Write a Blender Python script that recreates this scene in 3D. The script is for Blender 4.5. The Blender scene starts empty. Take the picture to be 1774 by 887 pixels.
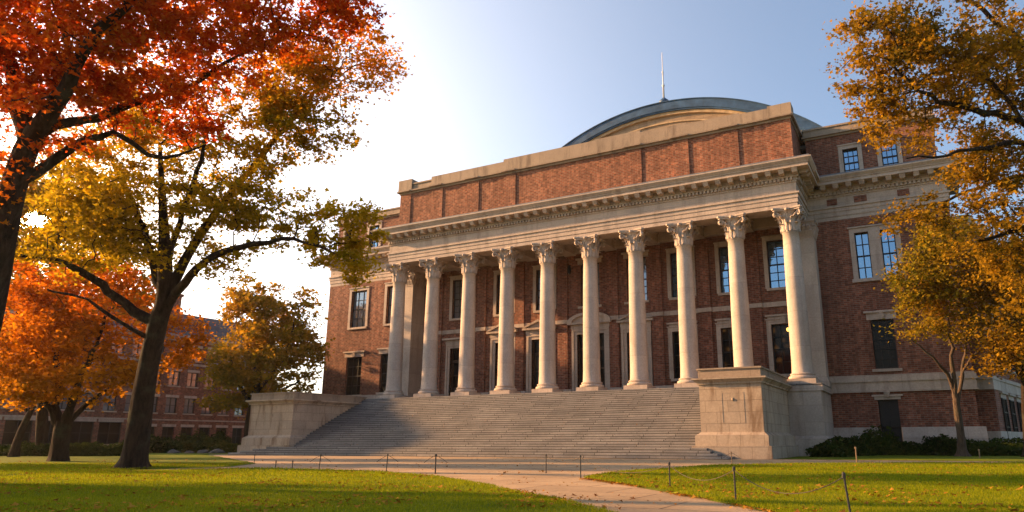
import bpy, bmesh, math, random
import numpy as np
from mathutils import Vector, noise as mnoise

random.seed(7)
HAZE = .00015
RNG = np.random.default_rng(11)
SC = bpy.context.scene
COL = SC.collection
PI = math.pi

# ------------------------------------------------------------------ camera
CF, CPIT, CYAW, CROLL = 1223.79, 0.246751, 0.477131, -0.002025
CC = np.array([43.51373, -51.50923, 1.03426])
PPX, PPY = 887 + 77.585, 443.5 + 11.586
FW = np.array([-math.sin(CYAW)*math.cos(CPIT), math.cos(CYAW)*math.cos(CPIT), math.sin(CPIT)])
R0 = np.array([math.cos(CYAW), math.sin(CYAW), 0.0])
U0 = np.cross(R0, FW)
RT = R0*math.cos(CROLL)+U0*math.sin(CROLL)
UP = -R0*math.sin(CROLL)+U0*math.cos(CROLL)

def ray(x, y):
    return FW + RT*(x-PPX)/CF - UP*(y-PPY)/CF
def at(x, y, d):                      # point seen at pixel (x, y), d metres deep
    return CC + ray(x, y)*d
def ground(x, y, z=0.0):
    r = ray(x, y)
    return CC + r*((z-CC[2])/r[2])
def depth_of(p):
    return float((np.asarray(p)-CC) @ FW)

cam_d = bpy.data.cameras.new('camera')
cam = bpy.data.objects.new('camera', cam_d)
COL.objects.link(cam)
from mathutils import Matrix
cam.matrix_world = Matrix(((RT[0], UP[0], -FW[0], CC[0]), (RT[1], UP[1], -FW[1], CC[1]),
                           (RT[2], UP[2], -FW[2], CC[2]), (0, 0, 0, 1)))
cam_d.sensor_fit = 'HORIZONTAL'
cam_d.sensor_width = 36
cam_d.lens = CF/1774*36
cam_d.shift_x = -(PPX-887)/1774
cam_d.shift_y = (PPY-443.5)/1774
cam_d.clip_start = 0.1
cam_d.clip_end = 6000
SC.camera = cam

# ------------------------------------------------------------------ node helpers
class NT:
    def __init__(s, name):
        s.m = bpy.data.materials.new(name); s.m.use_nodes = True
        s.t = s.m.node_tree; s.t.nodes.clear()
    def n(s, typ, **kw):
        nd = s.t.nodes.new(typ)
        for k, v in kw.items():
            if k == 'ins':
                for i, val in v.items():
                    if hasattr(val, 'is_output') or isinstance(val, bpy.types.NodeSocket):
                        s.t.links.new(val, nd.inputs[i])
                    else:
                        nd.inputs[i].default_value = val
            else:
                setattr(nd, k, v)
        return nd
    def math(s, op, a, b=0.0, c=0.0, clamp=False):
        nd = s.n('ShaderNodeMath', operation=op, use_clamp=clamp)
        for i, v in enumerate((a, b, c)):
            if isinstance(v, bpy.types.NodeSocket): s.t.links.new(v, nd.inputs[i])
            else: nd.inputs[i].default_value = v
        return nd.outputs[0]
    def mix(s, f, a, b, blend='MIX'):
        nd = s.n('ShaderNodeMix', data_type='RGBA', blend_type=blend)
        for i, v in ((0, f), (6, a), (7, b)):
            if isinstance(v, bpy.types.NodeSocket): s.t.links.new(v, nd.inputs[i])
            elif i == 0: nd.inputs[0].default_value = v
            else: nd.inputs[i].default_value = (*v, 1) if len(v) == 3 else v
        return nd.outputs[2]
    def ramp(s, f, stops, interp='LINEAR'):
        nd = s.n('ShaderNodeValToRGB')
        cr = nd.color_ramp; cr.interpolation = interp
        while len(cr.elements) < len(stops): cr.elements.new(0.5)
        for e, (p, c) in zip(cr.elements, stops):
            e.position = p; e.color = (*c, 1) if len(c) == 3 else c
        s.t.links.new(f, nd.inputs[0])
        return nd.outputs[0]
    def pos(s):
        return s.n('ShaderNodeNewGeometry').outputs['Position']
    def noise(s, vec, scale, detail=4, rough=.55, dist=0.0):
        nd = s.n('ShaderNodeTexNoise', ins={'Scale': scale, 'Detail': detail, 'Roughness': rough, 'Distortion': dist})
        s.t.links.new(vec, nd.inputs['Vector'])
        return nd.outputs['Fac']
    def wall_uv(s):
        g = s.n('ShaderNodeNewGeometry')
        sp = s.n('ShaderNodeSeparateXYZ', ins={0: g.outputs['Position']})
        sn = s.n('ShaderNodeSeparateXYZ', ins={0: g.outputs['True Normal']})
        ax = s.math('ABSOLUTE', sn.outputs[0]); az = s.math('ABSOLUTE', sn.outputs[2])
        side = s.math('GREATER_THAN', ax, 0.7); flat = s.math('GREATER_THAN', az, 0.7)
        u = s.math('ADD', s.math('MULTIPLY', sp.outputs[0], s.math('SUBTRACT', 1.0, side)),
                   s.math('MULTIPLY', sp.outputs[1], side))
        v = s.math('ADD', s.math('MULTIPLY', sp.outputs[2], s.math('SUBTRACT', 1.0, flat)),
                   s.math('MULTIPLY', sp.outputs[1], flat))
        return s.n('ShaderNodeCombineXYZ', ins={0: u, 1: v}).outputs[0]
    def finish(s, color, rough=.8, bump=None, bstr=.3, bdist=.02, metal=0.0, spec=.3):
        b = s.n('ShaderNodeBsdfPrincipled')
        for k, v in (('Base Color', color), ('Roughness', rough), ('Metallic', metal), ('Specular IOR Level', spec)):
            if isinstance(v, bpy.types.NodeSocket): s.t.links.new(v, b.inputs[k])
            elif k == 'Base Color': b.inputs[k].default_value = (*v, 1)
            else: b.inputs[k].default_value = v
        if bump is not None:
            bp = s.n('ShaderNodeBump', ins={'Strength': bstr, 'Distance': bdist, 'Height': bump})
            s.t.links.new(bp.outputs[0], b.inputs['Normal'])
        o = s.n('ShaderNodeOutputMaterial')
        s.t.links.new(b.outputs[0], o.inputs[0])
        return s.m

def mat_brick(name, c1, c2, mortar, bw=.44, bh=.145):
    t = NT(name); uv = t.wall_uv(); p = t.pos()
    wob = t.noise(p, 3.0, 2)
    b = t.n('ShaderNodeTexBrick', offset=.5, squash=1.0,
            ins={'Color1': (*c1, 1), 'Color2': (*c2, 1), 'Mortar': (*mortar, 1), 'Scale': 1.0, 'Mortar Size': .024,
                 'Mortar Smooth': .25, 'Bias': -.1, 'Brick Width': bw, 'Row Height': bh})
    t.t.links.new(uv, b.inputs['Vector'])
    spk = t.n('ShaderNodeTexWhiteNoise', noise_dimensions='2D')
    sc = t.n('ShaderNodeVectorMath', operation='DIVIDE', ins={0: uv, 1: (bw*.5, bh, 1)})
    fl = t.n('ShaderNodeVectorMath', operation='FLOOR', ins={0: sc.outputs[0]})
    t.t.links.new(fl.outputs[0], spk.inputs['Vector'])
    var = t.ramp(spk.outputs['Value'], [(0, (.62, .6, .6)), (.5, (.95, .95, .95)), (.85, (1.12, 1.08, 1.05)), (1, (1.45, 1.35, 1.25))])
    c = t.mix(1.0, b.outputs['Color'], var, 'MULTIPLY')
    big = t.ramp(t.noise(p, .35, 5, .6), [(.3, (.82, .81, .8)), (.55, (1, 1, 1)), (.75, (1.12, 1.09, 1.05))])
    c = t.mix(1.0, c, big, 'MULTIPLY')
    pv = t.n('ShaderNodeVectorMath', operation='MULTIPLY', ins={0: p, 1: (1.6, 1.6, .12)})
    st = t.ramp(t.noise(pv.outputs[0], 1.0, 4, .6), [(.46, (.72, .70, .70)), (.58, (1, 1, 1))])
    c = t.mix(.75, c, st, 'MULTIPLY')
    h = t.math('ADD', t.math('MULTIPLY', b.outputs['Fac'], -1.0), t.math('MULTIPLY', spk.outputs['Value'], .6))
    return t.finish(c, .88, h, .5, .03, spec=.2)

def mat_stone(name, base, dark, bw=1.5, bh=.62, joint=.55, stain=.6, scale=1.0):
    t = NT(name); uv = t.wall_uv(); p = t.pos()
    b = t.n('ShaderNodeTexBrick', offset=.5, ins={'Color1': (.9, .9, .9, 1), 'Color2': (1.08, 1.06, 1.02, 1), 'Mortar': (joint, joint*.95, joint*.9, 1),
            'Scale': 1.0, 'Mortar Size': .012, 'Mortar Smooth': .2, 'Brick Width': bw, 'Row Height': bh})
    t.t.links.new(uv, b.inputs['Vector'])
    n1 = t.noise(p, .8*scale, 6, .65)
    n2 = t.noise(p, 9.0, 3, .6)
    pv = t.n('ShaderNodeVectorMath', operation='MULTIPLY', ins={0: p, 1: (1.3, 1.3, .25)})
    n3 = t.noise(pv.outputs[0], 1.1, 5, .6, .4)
    c = t.mix(t.ramp(n1, [(.35, (0, 0, 0)), (.7, (1, 1, 1))]), base, tuple(.82*x for x in base))
    c = t.mix(1.0, c, b.outputs['Color'], 'MULTIPLY')
    sf = t.math('MULTIPLY', t.ramp(n3, [(.5, (0, 0, 0)), (.68, (1, 1, 1))]), stain)
    c = t.mix(sf, c, dark)
    fine = t.ramp(n2, [(.3, (.86, .86, .86)), (.7, (1.08, 1.08, 1.08))])
    c = t.mix(1.0, c, fine, 'MULTIPLY')
    return t.finish(c, .8, t.math('ADD', t.math('MULTIPLY', b.outputs['Fac'], -.6), t.math('MULTIPLY', n2, .4)), .35, .03, spec=.25)

def mat_plain(name, base, rough=.8, var=.18, scale=2.0, metal=0.0, spec=.3, bump=.15):
    t = NT(name); p = t.pos()
    n1 = t.noise(p, scale, 6, .65)
    lo = tuple(x*(1-var) for x in base); hi = tuple(x*(1+var) for x in base)
    c = t.ramp(n1, [(.3, lo), (.7, hi)])
    return t.finish(c, rough, n1, bump, .02, metal, spec)

def mat_steps():
    t = NT('granite_steps'); g = t.n('ShaderNodeNewGeometry'); p = g.outputs['Position']
    sp = t.n('ShaderNodeSeparateXYZ', ins={0: p})
    v = t.n('ShaderNodeCombineXYZ', ins={0: sp.outputs[0], 1: t.math('SUBTRACT', sp.outputs[2], .012)}).outputs[0]
    b = t.n('ShaderNodeTexBrick', offset=.27, offset_frequency=3, ins={'Color1': (.78, .78, .78, 1), 'Color2': (1.12, 1.1, 1.06, 1), 'Mortar': (.16, .15, .14, 1),
            'Scale': 1.0, 'Mortar Size': .022, 'Mortar Smooth': .1, 'Brick Width': 2.1, 'Row Height': .16})
    t.t.links.new(v, b.inputs['Vector'])
    n1 = t.noise(p, .5, 6, .65); n2 = t.noise(p, 14., 3, .6)
    pv = t.n('ShaderNodeVectorMath', operation='MULTIPLY', ins={0: p, 1: (.9, 3.0, 3.0)})
    n3 = t.noise(pv.outputs[0], 2.0, 5, .7)
    c = t.ramp(n1, [(.3, (.16, .152, .145)), (.7, (.265, .252, .238))])
    vv = t.n('ShaderNodeSeparateXYZ', ins={0: g.outputs['True Normal']})
    c = t.mix(1.0, c, b.outputs['Color'], 'MULTIPLY')
    c = t.mix(t.ramp(n3, [(.55, (0, 0, 0)), (.68, (.7, .7, .7))]), c, (.11, .10, .09))
    c = t.mix(1.0, c, t.ramp(n2, [(.3, (.85, .85, .85)), (.7, (1.12, 1.12, 1.12))]), 'MULTIPLY')
    return t.finish(c, .75, n2, .25, .02, spec=.35)

def mat_paving():
    t = NT('paving'); p = t.pos()
    b = t.n('ShaderNodeTexBrick', offset=.5, ins={'Color1': (.82, .82, .82, 1), 'Color2': (1.1, 1.08, 1.05, 1), 'Mortar': (.34, .32, .3, 1), 'Scale': 1.0,
            'Mortar Size': .025, 'Mortar Smooth': .2, 'Brick Width': 2.2, 'Row Height': 1.5})
    t.t.links.new(p, b.inputs['Vector'])
    n1 = t.noise(p, .45, 6, .65); n2 = t.noise(p, 12., 4, .7)
    c = t.ramp(n1, [(.3, (.33, .22, .115)), (.7, (.47, .325, .18))])
    c = t.mix(1.0, c, b.outputs['Color'], 'MULTIPLY')
    c = t.mix(1.0, c, t.ramp(n2, [(.25, (.72, .72, .72)), (.75, (1.18, 1.18, 1.18))]), 'MULTIPLY')
    return t.finish(c, .85, n2, .4, .02)

def mat_lawn():
    t = NT('lawn'); p = t.pos()
    n1 = t.noise(p, .6, 5, .6); n2 = t.noise(p, 18., 4, .7)
    c = t.ramp(n1, [(.3, (.08, .11, .006)), (.55, (.15, .18, .009)), (.75, (.21, .19, .014))])
    c = t.mix(1.0, c, t.ramp(n2, [(.25, (.5, .5, .5)), (.75, (1.4, 1.4, 1.3))]), 'MULTIPLY')
    return t.finish(c, .95, n2, .8, .05, spec=.1)

def mat_blades():
    t = NT('grass_blades'); g = t.n('ShaderNodeNewGeometry')
    n1 = t.noise(g.outputs['Position'], .6, 4)
    f = t.math('ADD', t.math('MULTIPLY', g.outputs['Random Per Island'], .6), t.math('MULTIPLY', n1, .4))
    c = t.ramp(f, [(.15, (.095, .135, .005)), (.5, (.22, .255, .007)), (.85, (.35, .32, .014))])
    d = t.n('ShaderNodeBsdfDiffuse', ins={'Color': c}); tr = t.n('ShaderNodeBsdfTranslucent', ins={'Color': c})
    mx = t.n('ShaderNodeMixShader', ins={0: .5, 1: d.outputs[0], 2: tr.outputs[0]})
    o = t.n('ShaderNodeOutputMaterial'); t.t.links.new(mx.outputs[0], o.inputs[0])
    return t.m

def mat_leaf(name, stops, zlo=None, zhi=None, zstops=None, nscale=.45, trans=.5, zw=.6):
    t = NT(name); g = t.n('ShaderNodeNewGeometry')
    n1 = t.noise(g.outputs['Position'], nscale, 3, .6)
    n1 = t.math('MULTIPLY_ADD', n1, 2.4, -.7, clamp=True)
    f = t.math('ADD', t.math('MULTIPLY', g.outputs['Random Per Island'], .5), t.math('MULTIPLY', n1, .5))
    c = t.ramp(f, stops)
    if zstops:
        z = t.n('ShaderNodeSeparateXYZ', ins={0: g.outputs['Position']}).outputs[2]
        zf = t.math('DIVIDE', t.math('SUBTRACT', z, zlo), zhi-zlo)
        zf = t.math('ADD', zf, t.math('MULTIPLY', t.math('SUBTRACT', f, .5), .9), clamp=True)
        c = t.mix(t.math('MULTIPLY', zf, zw), c, t.ramp(f, zstops))
    d = t.n('ShaderNodeBsdfDiffuse', ins={'Color': c})
    c2 = t.mix(.35, c, (1, .75, .3), 'MULTIPLY')
    tr = t.n('ShaderNodeBsdfTranslucent', ins={'Color': c2})
    mx = t.n('ShaderNodeMixShader', ins={0: trans, 1: d.outputs[0], 2: tr.outputs[0]})
    o = t.n('ShaderNodeOutputMaterial'); t.t.links.new(mx.outputs[0], o.inputs[0])
    return t.m

def mat_bark(name, a, b):
    t = NT(name); p = t.pos()
    pv = t.n('ShaderNodeVectorMath', operation='MULTIPLY', ins={0: p, 1: (9, 9, 1.6)})
    n = t.noise(pv.outputs[0], 1.0, 5, .7)
    c = t.ramp(n, [(.3, a), (.7, b)])
    n2 = t.noise(p, 1.3, 4, .6)
    c = t.mix(t.ramp(n2, [(.55, (0, 0, 0)), (.7, (.55, .55, .55))]), c, (.07, .075, .045))
    return t.finish(c, .95, n, 1.0, .12, spec=.1)

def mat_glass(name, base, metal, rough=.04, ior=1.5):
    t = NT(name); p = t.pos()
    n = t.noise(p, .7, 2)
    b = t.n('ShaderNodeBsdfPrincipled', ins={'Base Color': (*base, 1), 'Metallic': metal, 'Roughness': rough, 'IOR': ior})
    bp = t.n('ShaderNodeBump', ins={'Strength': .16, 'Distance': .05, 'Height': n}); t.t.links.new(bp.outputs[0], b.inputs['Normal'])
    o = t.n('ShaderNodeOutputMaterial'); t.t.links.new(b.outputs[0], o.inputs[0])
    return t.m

def mat_emit(name, col, st):
    t = NT(name); e = t.n('ShaderNodeEmission', ins={'Color': (*col, 1), 'Strength': st})
    o = t.n('ShaderNodeOutputMaterial'); t.t.links.new(e.outputs[0], o.inputs[0]); return t.m

M = {}
M['brick'] = mat_brick('red_brick', (.215, .072, .043), (.275, .102, .06), (.25, .17, .125))
M['brick2'] = mat_brick('old_red_brick', (.22, .072, .043), (.28, .102, .06), (.26, .175, .13))
M['brickpan'] = mat_brick('attic_brick', (.25, .08, .044), (.31, .112, .06), (.28, .18, .12))
M['stone'] = mat_stone('limestone', (.49, .40, .33), (.24, .185, .145), 2.4, 1.1, .7, .6)
M['ashlar'] = mat_stone('ashlar_limestone', (.43, .34, .25), (.17, .105, .06), 1.35, .66, .5, .85, .8)
M['coping'] = mat_stone('weathered_coping', (.34, .265, .195), (.15, .11, .08), 3.0, 5.0, .6, .8)
M['column'] = mat_stone('column_limestone', (.49, .415, .35), (.32, .255, .20), 30, 2.45, .72, .55)
M['steps'] = mat_steps()
M['paving'] = mat_paving()
M['lawn'] = mat_lawn()
M['blades'] = mat_blades()
M['lead'] = mat_plain('lead_flashing', (.16, .165, .18), .6, .25, 1.5)
M['copper'] = mat_plain('green_copper', (.035, .08, .15), .5, .4, 1.2)
M['gold'] = mat_plain('gilded_moulding', (.42, .30, .17), .7, .3, 2.5)
M['tan'] = mat_stone('tan_stone', (.36, .265, .175), (.18, .12, .08), .9, .35, .55, .6)
M['frame'] = mat_plain('dark_window_frame', (.016, .015, .015), .5, .2, 4.)
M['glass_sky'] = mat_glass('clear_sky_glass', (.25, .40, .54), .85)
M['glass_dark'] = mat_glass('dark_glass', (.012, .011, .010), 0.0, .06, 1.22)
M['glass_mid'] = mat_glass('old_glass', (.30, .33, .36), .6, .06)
t = NT('glass_lit_inside'); p_ = t.pos()
b_ = t.n('ShaderNodeBsdfPrincipled', ins={'Base Color': (.012, .011, .010, 1), 'Roughness': .06, 'IOR': 1.25, 'Emission Color': (1, .42, .10, 1)})
vo = t.n('ShaderNodeTexVoronoi', ins={'Scale': 1.4}); t.t.links.new(p_, vo.inputs['Vector'])
t.t.links.new(t.math('MULTIPLY', t.ramp(vo.outputs['Distance'], [(.0, (1, 1, 1)), (.42, (0, 0, 0))]), .03), b_.inputs['Emission Strength'])
o_ = t.n('ShaderNodeOutputMaterial'); t.t.links.new(b_.outputs[0], o_.inputs[0]); M['glass_lit'] = t.m
M['wood'] = mat_plain('dark_wood', (.035, .02, .012), .6, .3, 5.)
M['white'] = mat_plain('white_paint', (.6, .6, .6), .5, .1, 3.)
M['bark'] = mat_bark('bark', (.012, .008, .006), (.055, .038, .026))
M['bark2'] = mat_bark('pale_bark', (.05, .035, .025), (.14, .10, .07))
M['slate'] = mat_plain('slate_roof', (.09, .085, .085), .7, .3, 1.)
M['iron'] = mat_plain('iron_post', (.03, .028, .025), .6, .3, 8.)
M['woodpost'] = mat_plain('weathered_wood', (.30, .19, .10), .8, .3, 8.)
M['rope'] = mat_plain('rope', (.07, .055, .04), .9, .3, 8.)
M['rock'] = mat_plain('rock', (.10, .085, .07), .9, .35, 3.)
M['soil'] = mat_plain('soil', (.05, .035, .02), .95, .3, 4.)
M['lamp'] = mat_emit('lit_lamp', (1, .42, .08), 1.6)
RED = [(.1, (.30, .025, .003)), (.4, (.52, .07, .006)), (.7, (.62, .15, .010)), (.95, (.66, .30, .02))]
ORANGE = [(.1, (.38, .055, .004)), (.45, (.58, .14, .006)), (.75, (.68, .25, .012)), (.95, (.68, .38, .03))]
OLIVE = [(.1, (.24, .20, .008)), (.45, (.44, .32, .012)), (.75, (.56, .36, .014)), (.95, (.64, .34, .014))]
GOLD = [(.1, (.22, .10, .006)), (.45, (.44, .20, .010)), (.75, (.58, .30, .014)), (.95, (.55, .36, .025))]
GREENGOLD = [(.1, (.11, .11, .010)), (.4, (.24, .19, .015)), (.7, (.42, .26, .018)), (.95, (.50, .26, .02))]
M['leaf_red'] = mat_leaf('red_leaves', OLIVE, 4.0, 7.5, RED, .3, .62, 1.0)
M['leaf_olive'] = mat_leaf('olive_gold_leaves', OLIVE, 11.0, 16.0, ORANGE, .3, .72, .8)
M['leaf_orange'] = mat_leaf('orange_leaves', GOLD, 3.0, 8.5, ORANGE, .35, .6, 1.0)
M['leaf_green'] = mat_leaf('green_gold_leaves', GREENGOLD, None, None, None, .3, .5)
AMBER = [(.1, (.22, .18, .010)), (.4, (.32, .21, .014)), (.7, (.48, .26, .018)), (.95, (.55, .27, .02))]
M['leaf_amber'] = mat_leaf('amber_green_leaves', AMBER, None, None, None, .3, .5)
BRONZE = [(.1, (.10, .085, .010)), (.4, (.24, .145, .012)), (.7, (.40, .22, .014)), (.95, (.52, .30, .022))]
M['leaf_bronze'] = mat_leaf('bronze_gold_leaves', BRONZE, None, None, None, .3, .5)
M['leaf_gold'] = mat_leaf('brown_gold_leaves', GOLD, None, None, None, .3, .5)
M['leaf_shrub'] = mat_leaf('dark_shrub_leaves', [(.1, (.012, .022, .006)), (.5, (.035, .055, .012)), (.9, (.09, .10, .02))], trans=.2)
M['leaf_box'] = mat_leaf('boxwood_leaves', [(.1, (.03, .04, .008)), (.5, (.07, .085, .015)), (.9, (.14, .12, .02))], trans=.3)
M['litter'] = mat_leaf('leaf_litter', [(.1, (.16, .06, .02)), (.5, (.34, .14, .02)), (.9, (.45, .24, .04))], trans=.1)

# ------------------------------------------------------------------ object helpers
def tag(o, label=None, cat=None, group=None, kind=None):
    if label: o['label'] = label
    if cat: o['category'] = cat
    if group: o['group'] = group
    if kind: o['kind'] = kind
    return o

def thing(name, loc, label, cat, group=None, kind=None):
    o = bpy.data.objects.new(name, None); COL.objects.link(o)
    o.location = tuple(float(v) for v in loc); o.empty_display_size = .3
    return tag(o, label, cat, group, kind)

def world_loc(o):
    p = np.zeros(3)
    while o is not None:
        p += np.array(o.location); o = o.parent
    return p

def link(name, me, mats, parent=None, smooth=False):
    if not isinstance(mats, (list, tuple)): mats = [mats]
    for m in mats: me.materials.append(m)
    o = bpy.data.objects.new(name, me); COL.objects.link(o)
    if parent is not None: o.parent = parent
    if smooth:
        me.polygons.foreach_set('use_smooth', np.ones(len(me.polygons), bool))
    return o

def np_mesh(name, V, F, mi=None):
    """V (n,3); F (m,k) int array or list of such arrays"""
    if not isinstance(F, list): F = [F]
    F = [f for f in F if len(f)]
    me = bpy.data.meshes.new(name)
    me.vertices.add(len(V)); me.vertices.foreach_set('co', np.asarray(V, np.float32).ravel())
    nl = sum(f.size for f in F); npoly = sum(len(f) for f in F)
    me.loops.add(nl); me.polygons.add(npoly)
    me.loops.foreach_set('vertex_index', np.concatenate([f.ravel() for f in F]).astype(np.int32))
    st = []; s = 0
    for f in F:
        st.append(s+np.arange(len(f))*f.shape[1]); s += f.size
    me.polygons.foreach_set('loop_start', np.concatenate(st).astype(np.int32))
    if mi is not None: me.polygons.foreach_set('material_index', np.asarray(mi, np.int32))
    me.update(calc_edges=True); me.validate()
    return me

class MB:
    def __init__(s): s.v = []; s.f = []
    def add(s, vs, fs):
        o = len(s.v); s.v += [tuple(map(float, p)) for p in vs]; s.f += [tuple(i+o for i in f) for f in fs]; return s
    def box(s, x0, x1, y0, y1, z0, z1):
        return s.add([(x0, y0, z0), (x1, y0, z0), (x1, y1, z0), (x0, y1, z0), (x0, y0, z1), (x1, y0, z1), (x1, y1, z1), (x0, y1, z1)],
                     [(0, 3, 2, 1), (4, 5, 6, 7), (0, 1, 5, 4), (1, 2, 6, 5), (2, 3, 7, 6), (3, 0, 4, 7)])
    def frustum(s, a, b):        # a, b = (x0,x1,y0,y1,z)
        return s.add([(a[0], a[2], a[4]), (a[1], a[2], a[4]), (a[1], a[3], a[4]), (a[0], a[3], a[4]),
                      (b[0], b[2], b[4]), (b[1], b[2], b[4]), (b[1], b[3], b[4]), (b[0], b[3], b[4])],
                     [(0, 3, 2, 1), (4, 5, 6, 7), (0, 1, 5, 4), (1, 2, 6, 5), (2, 3, 7, 6), (3, 0, 4, 7)])
    def prism(s, pts, z0, z1):
        n = len(pts)
        return s.add([(x, y, z0) for x, y in pts]+[(x, y, z1) for x, y in pts],
                     [tuple(range(n-1, -1, -1)), tuple(range(n, 2*n))]+[(i, (i+1) % n, n+(i+1) % n, n+i) for i in range(n)])
    def extrude_xz(s, pts, y0, y1):   # polygon in x,z, extruded along y
        n = len(pts)
        return s.add([(x, y0, z) for x, z in pts]+[(x, y1, z) for x, z in pts],
                     [tuple(range(n)), tuple(range(2*n-1, n-1, -1))]+[((i+1) % n, i, n+i, n+(i+1) % n) for i in range(n)])
    def lathe(s, prof, seg=24, c=(0, 0), caps=True):
        o = []; n = len(prof)
        for r, z in prof:
            for k in range(seg):
                a = 2*PI*k/seg; o.append((c[0]+r*math.cos(a), c[1]+r*math.sin(a), z))
        f = [(i*seg+k, i*seg+(k+1) % seg, (i+1)*seg+(k+1) % seg, (i+1)*seg+k) for i in range(n-1) for k in range(seg)]
        if caps: f += [tuple(range(seg-1, -1, -1)), tuple((n-1)*seg+k for k in range(seg))]
        return s.add(o, f)
    def tube(s, pts, rads, seg=6):
        pts = [np.asarray(p, float) for p in pts]; n = len(pts); o = []
        ref = np.array([.31, .87, .38])
        for i in range(n):
            d = pts[min(i+1, n-1)]-pts[max(i-1, 0)]; d = d/(np.linalg.norm(d)+1e-9)
            a = np.cross(d, ref); a /= np.linalg.norm(a)+1e-9; b = np.cross(d, a)
            for k in range(seg):
                t = 2*PI*k/seg; o.append(pts[i]+rads[i]*(a*math.cos(t)+b*math.sin(t)))
        f = [(i*seg+k, i*seg+(k+1) % seg, (i+1)*seg+(k+1) % seg, (i+1)*seg+k) for i in range(n-1) for k in range(seg)]
        f += [tuple(range(seg-1, -1, -1)), tuple((n-1)*seg+k for k in range(seg))]
        return s.add(o, f)
    def build(s, name, mats, parent=None, smooth=False, kind=None, fix=True):
        off = world_loc(parent) if parent is not None else np.zeros(3)
        me = bpy.data.meshes.new(name)
        me.from_pydata([tuple(np.array(p)-off) for p in s.v], [], s.f)
        if fix:
            bm = bmesh.new(); bm.from_mesh(me); bmesh.ops.recalc_face_normals(bm, faces=bm.faces); bm.to_mesh(me); bm.free()
        me.update()
        o = link(name, me, mats, parent, smooth)
        if kind: o['kind'] = kind
        return o

def wall_with_holes(mb, u0, u1, v0, v1, holes, T, depth=.35):
    """sheet wall in (u,v) with rectangular holes and reveals; T(u,v,w)->xyz, w>0 goes inwards"""
    us = sorted({u0, u1, *[h[0] for h in holes], *[h[1] for h in holes]}); vs = sorted({v0, v1, *[h[2] for h in holes], *[h[3] for h in holes]})
    us = [u for u in us if u0-1e-6 <= u <= u1+1e-6]; vs = [v for v in vs if v0-1e-6 <= v <= v1+1e-6]
    for i in range(len(us)-1):
        for j in range(len(vs)-1):
            uc = (us[i]+us[i+1])/2; vc = (vs[j]+vs[j+1])/2
            if any(h[0] < uc < h[1] and h[2] < vc < h[3] for h in holes): continue
            mb.add([T(us[i], vs[j], 0), T(us[i+1], vs[j], 0), T(us[i+1], vs[j+1], 0), T(us[i], vs[j+1], 0)], [(0, 1, 2, 3)])
    for a, b, c, d in holes:
        for (p, q) in (((a, c), (a, d)), ((a, d), (b, d)), ((b, d), (b, c)), ((b, c), (a, c))):
            mb.add([T(*p, 0), T(*q, 0), T(*q, depth), T(*p, depth)], [(0, 1, 2, 3)])
    return mb

def tbox(mb, T, u0, u1, v0, v1, w0, w1):
    return mb.add([T(u0, v0, w0), T(u1, v0, w0), T(u1, v0, w1), T(u0, v0, w1), T(u0, v1, w0), T(u1, v1, w0), T(u1, v1, w1), T(u0, v1, w1)],
                  [(0, 1, 2, 3), (7, 6, 5, 4), (0, 4, 5, 1), (1, 5, 6, 2), (2, 6, 7, 3), (3, 7, 4, 0)])

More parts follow.
